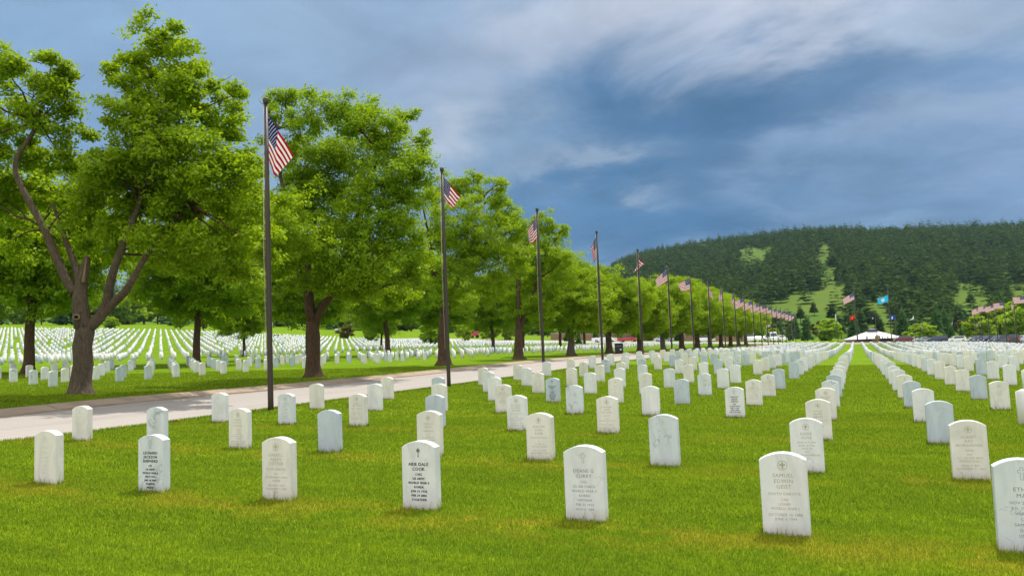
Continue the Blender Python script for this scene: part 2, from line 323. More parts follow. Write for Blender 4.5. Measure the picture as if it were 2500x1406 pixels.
CP += [(-32, 23.6, -.48), (-28.5, 21.7, -.61), (-36, 27.3, -.31), (-33, 26, -.46), (-39.7, 30.9, -.1), (-28.3, 23.2, -.58), (-27.6, 24.3, -.55), (-35, 31.2, -.3), (-26.8, 25.2, -.53), (-26.8, 26.7, -.51), (-29.6, 28, -.35), (-27.3, 29, -.46), (-27.9, 31.2, -.46), (-27.7, 32.7, -.43), (-27.7, 35.9, -.37), (-32.2, 35.6, -.31), (-24.8, 35.2, -.35), (-28, 41.2, -.31), (-28.3, 43.5, -.29), (-28.2, 45, -.27), (-32, 55, -.23), (-33.7, 59.7, -.2), (-27, 75, -.2), (-27, 100, -.1), (-27, 130, 0)]
CP += [tuple(onX(x, y, -40)) for x, y in ((68, 903), (480, 886), (948, 862), (1357, 850))]
for x, L in ((-200, ((885, 75), (855, 100), (826, 135), (803, 180), (797, 205))), (50, ((880, 75), (856, 98), (826, 130), (803, 175), (797, 200))), (385, ((873, 85), (846, 115), (821, 145), (804, 180), (798, 203))),
             (560, ((868, 85), (842, 120), (813, 190))), (650, ((866, 88), (843, 120), (825, 180))), (830, ((868, 85), (852, 110), (838, 165), (834, 200))), (1000, ((862, 95), (850, 130), (839, 185), (830, 225))),
             (1150, ((858, 105), (848, 140), (838, 200), (826, 240))), (1300, ((862, 90), (850, 125), (838, 190), (831, 240))), (1450, ((850, 115), (839, 185), (833, 215))), (1600, ((848, 125), (838, 180), (833, 215))),
             (1158, ((812, 260),)), (823, ((813, 260),)), (1722, ((838, 180), (834, 205))), (1833, ((836, 200),)), (1900, ((836, 210),)), (2000, ((834, 215),)), (2130, ((833, 235),)), (2280, ((838, 190), (835, 230))), (2400, ((843, 180), (840, 220)))):
    CP += [tuple(atD(x, y, D)) for y, D in L]
CP += [tuple(atD(x, y, D)) for x in (-300, 0, 300, 600, 900) for y, D in ((792, 300), (788, 400))]
CP += [tuple(atD(x, y, D)) for x in (1200, 1500, 1800, 2100, 2400) for y, D in ((828, 330), (820, 450))]
CP = np.array(CP, float)
def terrain(X, Y):
    X = np.atleast_1d(np.asarray(X, float)); Y = np.atleast_1d(np.asarray(Y, float)); out = np.empty(len(X))
    for s in range(0, len(X), 20000):
        x = X[s:s+20000]; y = Y[s:s+20000]
        dist = np.hypot(x, y); h = 1.3+.115*dist
        dx = (CP[None, :, 0]-x[:, None]); dy = (CP[None, :, 1]-y[:, None])
        ux = dx/h[:, None]; uy = dy/h[:, None]
        d2 = ux**2+uy**2
        ww = np.exp(-.5*d2)+1e-4/(1+d2)**2
        A = np.stack([np.ones_like(ux), ux, uy], -1)
        M = np.einsum('ncp,nc,ncq->npq', A, ww, A); b = np.einsum('ncp,nc,c->np', A, ww, CP[:, 2])
        sw = ww.sum(1); M[:, 1, 1] += .06*sw; M[:, 2, 2] += .06*sw
        sol = np.linalg.solve(M, b[..., None])[..., 0]
        out[s:s+20000] = sol[:, 0]
    return out
def tz(x, y): return float(terrain([x], [y])[0])
RX0, RX1, RYE = -17.0, -12.2, 178.0      # drive between kerb and stones
def lines(a, b, s0, g=1.07, smax=120):
    L = [a]; s = s0
    while L[-1] < b: L.append(min(b, L[-1]+s)); s = min(s*g, smax)
    return L
xs = sorted(set([round(-v, 4) for v in lines(17.48, 3000, .5, 1.06)]+[-17.45, RX0-.002, RX0+.002, -15.5, -14, RX1-.002, RX1+.002]+[round(v, 4) for v in np.arange(-11.9, 8, .35)]+[round(v, 4) for v in lines(8, 3000, .5, 1.06)]))
ys = sorted(set([round(-v, 4) for v in lines(0, 400, 1, 1.2)]+[round(v, 4) for v in lines(0, 26, .35, 1.005)]+[round(v, 4) for v in lines(26, 5000, .45, 1.035)]))
xs = np.array(xs); ys = np.array(ys)
GX, GY = np.meshgrid(xs, ys)
GZ = terrain(GX.ravel(), GY.ravel()).reshape(GX.shape)
GZc = GZ.copy()
inroad = (GX > RX0) & (GX < RX1) & (GY < RYE)
GZ = np.where(inroad, GZ-.16, GZ)
ii = np.arange(len(ys)-1)[:, None]*len(xs)+np.arange(len(xs)-1)[None, :]
Fq = np.stack([ii, ii+1, ii+1+len(xs), ii+len(xs)], -1).reshape(-1, 4)
tag(link('ground', mesh('ground', np.stack([GX, GY, GZ], -1).reshape(-1, 3), Fq, M_turf, True)), kind='structure')
# exact height of that mesh, for anything that must sit on it
def gz(X, Y):
    X = np.atleast_1d(np.asarray(X, float)); Y = np.atleast_1d(np.asarray(Y, float))
    i = np.clip(np.searchsorted(xs, X)-1, 0, len(xs)-2); j = np.clip(np.searchsorted(ys, Y)-1, 0, len(ys)-2)
    u = (X-xs[i])/(xs[i+1]-xs[i]); v = (Y-ys[j])/(ys[j+1]-ys[j])
    Z = GZc
    return Z[j, i]*(1-u)*(1-v)+Z[j, i+1]*u*(1-v)+Z[j+1, i]*(1-u)*v+Z[j+1, i+1]*u*v
def g1(x, y): return float(gz([x], [y])[0])
# drive
yr = np.array([y for y in ys if -60 < y < RYE]+[RYE]); xr = np.array([RX0+.004, -16, -15, -14, -13, RX1-.004])
A, B = np.meshgrid(xr, yr); Z = gz(A.ravel(), B.ravel()).reshape(A.shape)-.03-.03*np.cos((A+14.6)/2.6*math.pi/2)*0
n = len(xr); ii = np.arange(len(yr)-1)[:, None]*n+np.arange(n-1)[None, :]
tag(link('road', mesh('road', np.stack([A, B, Z], -1).reshape(-1, 3), np.stack([ii, ii+1, ii+1+n, ii+n], -1).reshape(-1, 4), M_road, True)), kind='structure')
prof = [(-17.46, -.05), (-17.46, .055), (-17.40, .075), (-17.15, .07), (-16.95, .03), (-16.80, -.015), (-16.55, -.02), (-16.55, -.12)]
V = []; 
for y in yr:
    zz = g1(-17.1, y)
    V += [(px, y, zz+pz) for px, pz in prof]
n = len(prof); Fk = [(i*n+j, i*n+j+1, (i+1)*n+j+1, (i+1)*n+j) for i in range(len(yr)-1) for j in range(n-1)]
tag(link('kerb', mesh('kerb', V, Fk, M_kerb)), kind='structure')
parts = []
for y in np.arange(-20, 170, 3.05):
    zz = g1(-17.1, y); pv = [(px, pz+.004) for px, pz in prof[1:7]]
    v = [(px, y-.012, zz+pz) for px, pz in pv]+[(px, y+.012, zz+pz) for px, pz in pv]; k = len(pv)
    parts.append((v, [(j, j+1, j+1+k, j+k) for j in range(k-1)]))
V, Fk = merge(parts); tag(link('kerb_joints', mesh('kerb_joints', V, Fk, M_joint)), kind='structure')
# cross road and car park behind the stones, drive on the right
def sheet(name, poly_x, poly_y, mat, dz=.03):
    A, B = np.meshgrid(poly_x, poly_y); Z = gz(A.ravel(), B.ravel()).reshape(A.shape)+dz
    n = len(poly_x); ii = np.arange(len(poly_y)-1)[:, None]*n+np.arange(n-1)[None, :]
    return tag(link(name, mesh(name, np.stack([A, B, Z], -1).reshape(-1, 3), np.stack([ii, ii+1, ii+1+n, ii+n], -1).reshape(-1, 4), mat, True)), kind='structure')
sheet('cross_road', np.arange(-110, 70.1, 2), np.arange(RYE+.1, 206, 2), M_lot, .05)
sheet('car_park', np.arange(12, 70.1, 2), np.arange(206.5, 236, 2), M_lot, .06)
sheet('side_drive', np.arange(22, 27.6, .5), np.arange(40, RYE, 1.5), M_lot, .05)
# ------------------------------------------------------------------ lettering
TXT = {(-4,0): ('x', ['LEONARD', 'JACKSON', 'SHEPHERD'], ['CPL', 'US ARMY', 'WORLD WAR II', 'FEB 8 1916', 'JAN 18 2007', 'FOREVER', 'MISSED']),
 (-2,0): ('k', ['ARIE DALE', 'COOK'], ['CW2', 'US ARMY', 'WORLD WAR II', 'KOREA', 'JUN 23 1918', 'FEB 24 2003', 'TOGETHER', 'FOREVER']),
 (-1,0): ('x', ['DEANE G', 'CURRY'], ['COL', 'US AIR FORCE', 'WORLD WAR II', 'KOREA', 'VIETNAM', 'FEB 23 1922', 'NOV 6 1996']),
 (0,0): ('o', ['SAMUEL', 'EDWIN', 'GEIST'], ['SOUTH DAKOTA', '', 'CM3', 'USNRF', 'WORLD WAR I', '', 'OCTOBER 16 1888', 'JUNE 6 1944']),
 (1,0): ('x', ['ETHEL', 'MAY'], ['NOV 29 1895', 'JUL 15 1978', 'WIFE OF', 'CM3', 'SAMUEL E', 'GEIST', 'USNRF']),
 (-3,0): ('o', ['DARRELL', 'RALPH', 'COTTIER'], ['SOUTH DAKOTA', '', 'PFC', 'US MARINE CORPS', 'KOREA', '', 'MARCH 3 1931', 'DECEMBER 7 1950', 'PH']),
 (-5,1): ('o', ['DARYL', 'SCOTT', 'DECKER'], ['KANSAS', '1 SGT', 'US ARMY', 'WORLD WAR II', 'KOREA', '', 'SEPTEMBER 2 1924', 'DECEMBER 19 1971']),
 (-3,1): ('o', ['EARL F', 'BUYS'], ['NEBRASKA', '', 'PVT', '16 CAVALRY', 'WORLD WAR I']),
 (-2,1): ('o', ['WALTER', 'EARL', 'ROBB'], ['SOUTH DAKOTA', '', 'S1', 'US NAVY', 'WORLD WAR I', '', 'MAY 17 1892', 'DECEMBER 7 1957']),
 (-1,1): ('o', ['HAZEL', 'M'], ['HIS WIFE']),
 (0,1): ('o', ['DESSIE', 'OLIVE'], ['MARCH 9 1893', 'APRIL 8 1966', 'WIFE OF', 'PVT', 'A R BAUMGARDNER', 'USA']),
 (1,1): ('o', ['ALBERT', 'RAY', 'BAUMGARDNER'], ['OHIO', '', 'PVT', 'CO 153 DEP BRIG', 'WORLD WAR I', '', 'JUNE 4 1891', 'NOVEMBER 21 1963']),
 (-5,2): ('o', ['CARL C', 'OLSTROM'], ['SOUTH DAKOTA', 'PVT', 'MED DEPT', 'WORLD WAR I', '', 'OCTOBER 2 1891', 'DECEMBER 1 1962']),
 (-3,2): ('o', ['WILLIAM', 'FULTON', 'DECKER'], ['SOUTH DAKOTA', '', 'PVT', 'COAST ARTILLERY', 'WORLD WAR I', '', 'AUGUST 3 1894', 'JANUARY 5 1961']),
 (-2,2): ('o', ['EDWARD', 'ORIN', 'McCORD'], ['ALABAMA', '', 'M SGT', 'US ARMY RECRUITING', 'AF', 'WORLD WAR II', '', 'JANUARY 24 1922', 'MAY 10 1962']),
 (0,2): ('o', ['DAVID', 'ELMER', 'BAKER'], ['MASSACHUSETTS', '', 'PFC', 'CO 10 INF', 'KOREA']),
 (-4,3): ('o', ['CARL W', 'LINDSTROM'], ['SOUTH DAKOTA', 'PVT', 'US ARMY', 'WORLD WAR I']),
 (-1,3): ('x', ['PAULO', 'JESUS', 'ORTIZ'], ['SRA', 'US AIR FORCE', 'FEB 13 1982', 'JUN 5 2003', 'WE LOVE YOU']),
 (0,3): ('o', ['WILLIAM', 'HARRY'], ['', '', 'PVT']),
 (-4,4): ('k', ['HARLIN W', 'BIRD'], ['AC', 'US NAVY', 'KOREA', 'JUN 16 1932', 'JAN 18 2002', 'BELOVED', 'FATHER']),
 (-1,4): ('o', ['ALBERT H', 'SICKELMAN'], ['SOUTH DAKOTA', 'PVT', 'US INFANTRY', 'WORLD WAR I', 'AUGUST 1 1896', 'JUNE 1960']),
 (-1,5): ('o', ['THOMAS', 'ELLSWORTH', 'NELSON'], ['SOUTH DAKOTA', 'PVT', 'US ARMY', 'WORLD WAR I']),
 (-2,5): ('o', ['GEORGE', 'EDMUND'], ['SOUTH DAKOTA', 'PVT', 'US ARMY'])}
words = sorted({t for v in TXT.values() for t in v[1]+v[2] if t})
tobs = []
for t in words:
    cu = bpy.data.curves.new('t', 'FONT'); cu.body = t; cu.align_x = 'CENTER'; cu.size = 1.0; cu.resolution_u = 2; cu.space_character = 1.1; cu.offset = .0
    o = bpy.data.objects.new('t', cu); COL.objects.link(o); tobs.append((t, o, cu))
bpy.context.view_layer.update(); dg = bpy.context.evaluated_depsgraph_get()
GLY = {}
for t, o, cu in tobs:
    me = bpy.data.meshes.new_from_object(o.evaluated_get(dg))
    v = np.array([tuple(q.co) for q in me.vertices]); GLY[t] = (v, [tuple(p.vertices) for p in me.polygons]); bpy.data.meshes.remove(me)
for t, o, cu in tobs: bpy.data.objects.remove(o); bpy.data.curves.remove(cu)
def line_mesh(t, cap, maxw, zc, y=-.0008):
    v, f = GLY[t]; s = cap/.70; wd = (v[:, 0].max()-v[:, 0].min())*s; sx_ = s*min(1, maxw/wd)
    return np.stack([v[:, 0]*sx_, np.full(len(v), y), v[:, 1]*s+zc-cap/2], -1), f
def ring(cx, cz, r0, r1, k=20, y=-.0008, a0=0, a1=2*math.pi):
    V = []; 
    for i in range(k+1):
        a = a0+(a1-a0)*i/k
        V += [(cx+r0*math.cos(a), y, cz+r0*math.sin(a)), (cx+r1*math.cos(a), y, cz+r1*math.sin(a))]
    return np.array(V), [(2*i, 2*i+1, 2*i+3, 2*i+2) for i in range(k)]
def rect(x0, z0, x1, z1, y=-.0008): return np.array([(x0, y, z0), (x1, y, z0), (x1, y, z1), (x0, y, z1)]), [(0, 1, 2, 3)]
def emblem(kind, cz):
    if kind == 'x':      # outlined latin cross
        a, b, t = .0085, .023, .0022; o = [(-a, -.042), (a, -.042), (a, .004), (b, .004), (b, .020), (a, .020), (a, .038), (-a, .038), (-a, .020), (-b, .020), (-b, .004), (-a, .004)]
        P = []
        for (x0, z0), (x1, z1) in zip(o, o[1:]+o[:1]):
            P.append(rect(min(x0, x1)-t/2, cz+min(z0, z1)-t/2, max(x0, x1)+t/2, cz+max(z0, z1)+t/2))
        return P
    if kind == 'k':      # ringed solid cross
        return [rect(-.003, cz-.040, .003, cz+.036), rect(-.019, cz+.009, .019, cz+.015, -.0012), ring(0, cz+.012, .011, .015, y=-.0016), rect(-.006, cz-.044, .006, cz-.037, -.0012)]
    if kind == 'o':      # cross in a recessed circle
        return [ring(0, cz, .031, .035), rect(-.006, cz-.024, .006, cz+.022), rect(-.020, cz-.002, .020, cz+.009, -.0012)]
def inscription(key, H):
    kind, names, small = TXT[key]; P = []; z = H-.6*.27 if kind == 'o' else H-.6*.33
    if len(names) == 3 and kind != 'o': z = H-.6*.30
    for t in names: P.append(line_mesh(t, .027, .235, z)); z -= .041
    z -= .006 if kind != 'o' else .010
    step = .036 if kind != 'o' else .0335
    if len(names)+len(small) > 10: step *= .93
    for t in small:
        if t: P.append(line_mesh(t, .019, .255, z))
        z -= step if t else step*.42
        if z < .05: break
    return P
def faint(seed, H, n=7):
    r = random.Random(seed); P = [ring(0, H-.095, .028, .032)]+[rect(-.005, H-.115, .005, H-.075)]; z = H-.18
    for k in range(n):
        big = k < 3; hw = r.uniform(.035, .062) if big else r.uniform(.04, .10); ht = .022 if big else .013; x = -hw
        while x < hw:
            lw = r.uniform(.008, .014); 
            if r.random() < .8: P.append(rect(x, z-ht/2, x+lw*.35, z+ht/2)); P.append(rect(x+lw*.35, z+(ht/2-.003)*r.choice((-1, 1))-.0015, x+lw*.8, z+(ht/2-.003)*r.choice((-1, 1))+.0015)) if 0 else None
            x += lw*1.25
        z -= (.040 if big else .033)*r.choice((1, 1, 1.35))
        if z < .1: break
    return [p for p in P if p]
# ------------------------------------------------------------------ headstones
def stone_geo(H, wd=.33, th=.10, bury=.14, arc=.052, k=10):
    hw = wd/2; P = [(-hw, -bury)]+[(hw, -bury)]
    Rr = (hw*hw+arc*arc)/(2*arc)
    top = [(Rr*math.sin(a), H-Rr+Rr*math.cos(a)) for a in np.linspace(math.asin(hw/Rr), -math.asin(hw/Rr), k+1)]
    P += top; n = len(P)
    bv = .004
    cx = np.array(P); ctr = np.array([0, H/2]); 
    d = cx-ctr; inn = cx-bv*np.sign(d)*np.minimum(1, np.abs(d)/np.array([hw, H/2])[None, :])
    rings = [[(x, 0, z) for x, z in inn], [(x, bv, z) for x, z in cx], [(x, th-bv, z) for x, z in cx], [(x, th, z) for x, z in inn]]
    V = [v for r_ in rings for v in r_]
    Fs = [tuple(range(n))]+[tuple(range(3*n, 4*n))[::-1]]
    for a in range(3):
        for j in range(n): Fs.append((a*n+j, (a+1)*n+j, (a+1)*n+(j+1) % n, a*n+(j+1) % n))
    return V, Fs
_sm = {}
def stone_mesh(k, H=HS):
    if (k, H) not in _sm: _sm[(k, H)] = mesh('headstone', *stone_geo(H), M_ST[k])
    return _sm[(k, H)]
LK = {'c': 'cream', 'w': 'white', 'g': 'grey veined', 'b': 'blue-grey'}
def colpos(i):
    return (f'{ordn(1-i)} left of the mown aisle') if i <= 0 else (f'{ordn(i)} right of the mown aisle')
SPECIAL = {(-4,0): 'grey veined marble headstone with black lettering and outlined cross, left in the front row', (-2,0): 'white headstone with crisp black lettering and small ringed cross, front row',
 (-1,0): 'large pale headstone with grey lettering and outlined cross, centre of the front row', (0,0): 'white headstone with tan lettering and round cross emblem, front row beside the mown aisle',
 (1,0): 'big blue-veined headstone cut off by the right edge of the photo', (-3,0): 'cream headstone with faint lettering between two black-lettered ones in front row', (-5,0): 'cream weathered headstone at the left end of the front row',
 (-1,3): 'white headstone with black lettering and outlined cross in the fourth row, near the mown aisle', (-4,4): 'blue-grey headstone with small black lettering in the fifth row, mid picture',
 (1,2): 'bluish headstone just behind the cream one, first right of the mown aisle, third row', (-1,1): 'white headstone with dark smudged veins, second row, second left of the mown aisle'}
gname = 'marble headstones standing in rows on the lawn'
cand = []
for (i, j), (X, Y, zb, zt) in NEARP.items():
    cand.append(dict(X=X, Y=Y, z=zb, H=max(.5, min(.68, zt-zb)), key=(i, j), col=ST[(i, j)][3], rot=rnd.gauss(0, .006), sec='R'))
# the rest of the right-hand section
MISS = {(-1, 2), (-1, 7), (-6, 7), (-2, 8), (-4, 8)}
grid = []
for j in range(0, 56):
    for i in range(-8, 15):
        if (i, j) in NEARP or (i, j) in MISS: continue
        if j < 8 and i <= -6: continue
        if i < -7: continue
        if j <= 3 and (i > 2 or i < -5): continue
        X = COL0+COLD*i; Y = ROW0+ROWD*j
        if j >= 9 and rnd.random() < .05: continue
        grid.append((i, j, X+rnd.gauss(0, .02), Y+rnd.gauss(0, .03)))
gg = np.array([(q[2], q[3]) for q in grid]); zg = gz(gg[:, 0], gg[:, 1])
for q, z in zip(grid, zg):
    c = rnd.choices('cwgb', (28, 40, 12, 20))[0]
    cand.append(dict(X=q[2], Y=q[3], z=z, H=HS+rnd.gauss(0, .012), key=(q[0], q[1]), col=c, rot=rnd.gauss(0, .008), sec='R'))
# section across the drive: stones face the drive, 3.05 m between lines, 1.52 m along them
fld = []
for a in range(0, 62):
    for b in range(-8, 130):
        X = -27.35-3.05*a; Y = 21.9+1.505*b
        if a > 4: X -= 9; Y += .6
        if X < -41 and X > -52: continue
        if b < 0 and a < 1: continue
        if Y > 176: continue
        r_ = math.hypot(X, Y)
        if X < -48 and Y < 12: continue
        if r_ > 205: continue
        if a == 0 and 3 < b and rnd.random() < .25: continue
        if rnd.random() < (.03 if a < 5 else .10): continue
        fld.append((a, b, X+rnd.gauss(0, .03), Y+rnd.gauss(0, .03)))
gg = np.array([(q[2], q[3]) for q in fld]); zg = gz(gg[:, 0], gg[:, 1])
for q, z in zip(fld, zg):
    c = rnd.choices('cwgb', (26, 44, 12, 18))[0]
    if (q[0], q[1]) in ((0, 2), (0, 3)): c = 'b'
    cand.append(dict(X=q[2], Y=q[3], z=z, H=HS+rnd.gauss(0, .012), key=(q[0], q[1]), col=c, rot=math.pi/2+rnd.gauss(0, .008), sec='L'))
PP = proj([(c['X'], c['Y'], c['z']+.3) for c in cand])
for c, p in zip(cand, PP): c['px'] = p
cand = [c for c in cand if c['px'][2] > 1 and -60 < c['px'][0] < 2560]
def vis(c):  # partly in frame
    return -12 < c['px'][0] < 2512
cand.sort(key=lambda c: (not vis(c), c['px'][2]))
TREEXY = [(-20, 16.87+k*10.8) for k in range(13)]+[(-40, 30.5+k*12) for k in range(8)]
cand = [c for c in cand if all(math.hypot(c['X']-a, c['Y']-b) > .9 for a, b in TREEXY)]
indiv = cand[:300]; rest = cand[300:]
RK = {}
for sec in 'LR':
    for line in {c['key'][0] if sec == 'L' else c['key'][1] for c in indiv if c['sec'] == sec}:
        Q = [c for c in indiv if c['sec'] == sec and (c['key'][0] if sec == 'L' else c['key'][1]) == line]
        if sec == 'L':
            for n_, c in enumerate(sorted(Q, key=lambda c: c['px'][0])): RK[id(c)] = n_+1
        else:
            for n_, c in enumerate(sorted([c for c in Q if c['key'][0] <= 0], key=lambda c: -c['X'])): RK[id(c)] = n_+1
            for n_, c in enumerate(sorted([c for c in Q if c['key'][0] > 0], key=lambda c: c['X'])): RK[id(c)] = n_+1
for c in indiv:
    i, j = c['key']; k = c['key'] in NEARP and c['sec'] == 'R'
    lab = LK[c['col']]
    if c['sec'] == 'R':
        L = SPECIAL.get((i, j)) if k else None
        if not L:
            let = ST[(i, j)][4] if k else ''
            extra = {'k': ' with dark lettering', 'y': ' with grey lettering', 't': ' with faint tan lettering', 'f': '', '': ''}[let]
            L = f'{lab} headstone{extra}, {ordn(j+1)} row, {ordn(RK[id(c)])} {"left" if i <= 0 else "right"} of the mown aisle'
    else:
        L = f'{lab} headstone across the drive, {ordn(c["key"][0]+1)} line back from it, {ordn(RK[id(c)])} from the left'
    me = stone_mesh(c['col']) if not k else mesh('headstone', *stone_geo(c['H']), M_ST[c['col']])
    o = link('headstone', me, loc=(c['X'], c['Y'], c['z'])); o.rotation_euler = (rnd.gauss(0, .004), rnd.gauss(0, .004), c['rot'])
    tag(o, L, 'headstone', gname)
    if k:
        let = ST[(i, j)][4]; Mt = {'k': M_blk, 'y': M_gry, 't': M_tan, 'f': M_fnt}.get(let)
        if (i, j) in TXT:
            P_ = inscription((i, j), c['H'])
            if let == 'k': P_ = [(v+np.array([dx, -.0004*(dx>0)-.0008*(dx<0), dz]), f) for v, f in P_ for dx, dz in ((-.0011, 0), (.0011, .0008), (0, -.0008))]
            v, f = merge(P_); link('inscription', mesh('inscription', v, f, Mt), o)
            v, f = merge(emblem(TXT[(i, j)][0], c['H']-.6*(.155 if TXT[(i, j)][0] != 'o' else .15))); link('emblem', mesh('emblem', v, f, Mt), o)
        elif let in 'fkyt' and let:
            v, f = merge(faint(i*31+j, c['H'])); link('inscription', mesh('inscription', v, f, Mt), o)
# everything smaller: one object
m = NT('distant_marble'); at = m.n('ShaderNodeAttribute', attribute_name='stone').outputs[0]; n = m.noise(pos(m), 4, 3)
c = m.mix(m.math('MULTIPLY', n, .3), at, (.55, .60, .66)); M_far = m.out(m.bsdf(c, .65, spec=.3).outputs[0])
V0 = []; F0 = None; hw = .165
prof = [(-hw, -.1), (hw, -.1), (hw, .54), (hw*.5, .58), (0, .592), (-hw*.5, .58), (-hw, .54)]
base_v = np.array([(x, 0, z) for x, z in prof]+[(x, .1, z) for x, z in prof]); n = 7
fq = [(j, n+j, n+(j+1) % n, (j+1) % n) for j in range(n)]+[(0, 1, 2, 6), (2, 3, 5, 6), (3, 4, 5, 5)]
fq = fq[:-1]+[(3, 4, 5, 3)]
tris = []
for a in fq[:-1]: tris += [(a[0], a[1], a[2]), (a[0], a[2], a[3])]
tris.append((3, 4, 5)); 
bt = [(0, 6, 2), (0, 2, 1), (2, 6, 5), (2, 5, 3), (3, 5, 4)]; tris += [tuple(q+n for q in t) for t in bt]
tris = np.array(tris); N = len(rest)
ang = np.array([c['rot'] for c in rest]); ca, sa = np.cos(ang), np.sin(ang); sc = np.array([c['H'] for c in rest])/.592
VX = ca[:, None]*base_v[None, :, 0]-sa[:, None]*base_v[None, :, 1]+np.array([c['X'] for c in rest])[:, None]
VY = sa[:, None]*base_v[None, :, 0]+ca[:, None]*base_v[None, :, 1]+np.array([c['Y'] for c in rest])[:, None]
VZ = base_v[None, :, 2]*sc[:, None]+np.array([c['z'] for c in rest])[:, None]
Vall = np.stack([VX, VY, VZ], -1).reshape(-1, 3); Fall = (np.arange(N)[:, None, None]*14+tris[None]).reshape(-1, 3)
me = mesh('distant_headstones', Vall, Fall, M_far)
cc = {'c': (.70, .67, .62), 'w': (.74, .74, .74), 'g': (.62, .65, .68), 'b': (.47, .53, .59)}
colr = np.repeat(np.array([(*cc[c['col']], 1) for c in rest]), 14, 0).astype(np.float32)
a = me.color_attributes.new('stone', 'FLOAT_COLOR', 'POINT'); a.data.foreach_set('color', colr.ravel())
tag(link('distant_headstones', me), 'thousands of small white headstones in rows filling the far parts of both lawns', 'headstones', kind='stuff')
print('stones', len(indiv), len(rest))
# ------------------------------------------------------------------ grass blades
def blades():
    Xs = []; 
    zones = [(3.6, 6.5, 13000, .0034, .030), (6.5, 10, 7500, .0050, .033), (10, 16, 3200, .0080, .036), (16, 27, 1000, .013, .040), (27, 42, 300, .021, .045)]
    for d0, d1, dens, wd, ht in zones:
        area = .62*(d1*d1-d0*d0)*1.06; n = int(area*dens)
        d = np.sqrt(rng.uniform(d0*d0, d1*d1, n)); x = rng.uniform(-100, 2600, n)
        u = (x-W_/2)/FPX; dirx = F[0]/math.hypot(F[0], F[1]); diry = F[1]/math.hypot(F[0], F[1])
        X = d*(dirx+u*R0[0]); Y = d*(diry+u*R0[1])
        ok = (X > RX1+.02) | (X < -17.48)
        # keep only the part of the ground the view can contain
        X, Y = X[ok], Y[ok]; nn = len(X)
        Xs.append(np.stack([X, Y, np.full(nn, wd), rng.uniform(.55, 1.25, nn)*ht], -1))
    # longer uncut tufts against the stones
    T = []
    for c in indiv:
        if c['px'][2] < 17:
            n = int(rng.integers(60, 130) if c['sec'] == 'R' else 30); hw = .19
            s = rng.integers(0, 4, n); t = rng.uniform(-1, 1, n)
            X = np.where(s < 2, t*hw, np.where(s == 2, .18, -.18)); Y = np.where(s == 3, t*.05+.05, np.where(s == 2, t*.05+.05, -.02-rng.uniform(0, .03, n)))
            h = rng.uniform(.04, .085, n)*(1+(rng.random(n) < .06)*rng.uniform(.3, 1.6, n)); w_ = .0032*max(1, c['px'][2]/6)
            T.append(np.stack([X+c['X'], Y+c['Y'], np.full(n, w_), h], -1))
    # edge of the lawn along the drive
    n = 16000; Y = 4+np.abs(rng.normal(0, 1, n))*22; Xe = RX1+rng.normal(.03, .03, n); T.append(np.stack([Xe, Y, .004+.0004*Y, rng.uniform(.04, .08, n)], -1))
    n = 9000; Y = 8+np.abs(rng.normal(0, 1, n))*22; Xe = -17.5-np.abs(rng.normal(0, .03, n)); T.append(np.stack([Xe, Y, .006+.0006*Y, rng.uniform(.05, .09, n)], -1))
    A = np.concatenate(Xs+T); n = len(A)
    z = gz(A[:, 0], A[:, 1])-.004
    th = rng.uniform(0, 2*math.pi, n); ln = rng.normal(0, .38, n); ph = rng.uniform(0, 2*math.pi, n)
    sx_, sy_ = np.cos(th)*A[:, 2]/2, np.sin(th)*A[:, 2]/2
    h = A[:, 3]; tx, ty = np.cos(ph)*ln*h, np.sin(ph)*ln*h
    V = np.empty((n, 5, 3))
    V[:, 0] = np.stack([A[:, 0]-sx_, A[:, 1]-sy_, z], -1); V[:, 1] = np.stack([A[:, 0]+sx_, A[:, 1]+sy_, z], -1)
    V[:, 2] = np.stack([A[:, 0]+sx_*.8+tx*.35, A[:, 1]+sy_*.8+ty*.35, z+h*.55], -1); V[:, 3] = np.stack([A[:, 0]-sx_*.8+tx*.35, A[:, 1]-sy_*.8+ty*.35, z+h*.55], -1)
    V[:, 4] = np.stack([A[:, 0]+tx, A[:, 1]+ty, z+h*.97], -1)
    b = np.arange(n)[:, None]*5
    Fs = np.concatenate([b+np.array([[0, 1, 2]]), b+np.array([[0, 2, 3]]), b+np.array([[3, 2, 4]])])
    me = mesh('grass', V.reshape(-1, 3), Fs, M_blade); a = me.attributes.new('tone', 'FLOAT', 'POINT'); a.data.foreach_set('value', np.repeat(rng.random(n).astype(np.float32), 5))
    return me
tag(link('grass', blades()), 'short mown green grass with straw-coloured patches', 'grass', kind='stuff')
# ------------------------------------------------------------------ trees
def leaf_cloud(centers, outw, size, per, r, spread=.72):
    """kite-shaped leaves in small drooping sprays round each centre"""
    n = len(centers)*per; C = np.repeat(centers, per, 0); O = np.repeat(outw, per, 0)
    off = rng.normal(0, 1, (n, 3)); off /= np.linalg.norm(off, axis=1)[:, None]; off *= (rng.random((n, 1))**.5)*np.array([r, r, r*.65])
    P = C+off
    N = np.array([0, 0, .9])+O*.55+rng.normal(0, spread, (n, 3)); N /= np.linalg.norm(N, axis=1)[:, None]
    A = rng.normal(0, 1, (n, 3))+np.array([0, 0, -.5])+off/r*.6; A -= (A*N).sum(1)[:, None]*N; A /= np.linalg.norm(A, axis=1)[:, None]+1e-9
    B = np.cross(N, A); s = (size*rng.uniform(.65, 1.3, n))[:, None]
    V = np.stack([P-A*s*.5, P+B*s*.33+A*s*.02, P+A*s*.70-N*s*.14, P-B*s*.33+A*s*.02], 1).reshape(-1, 3)
    return V
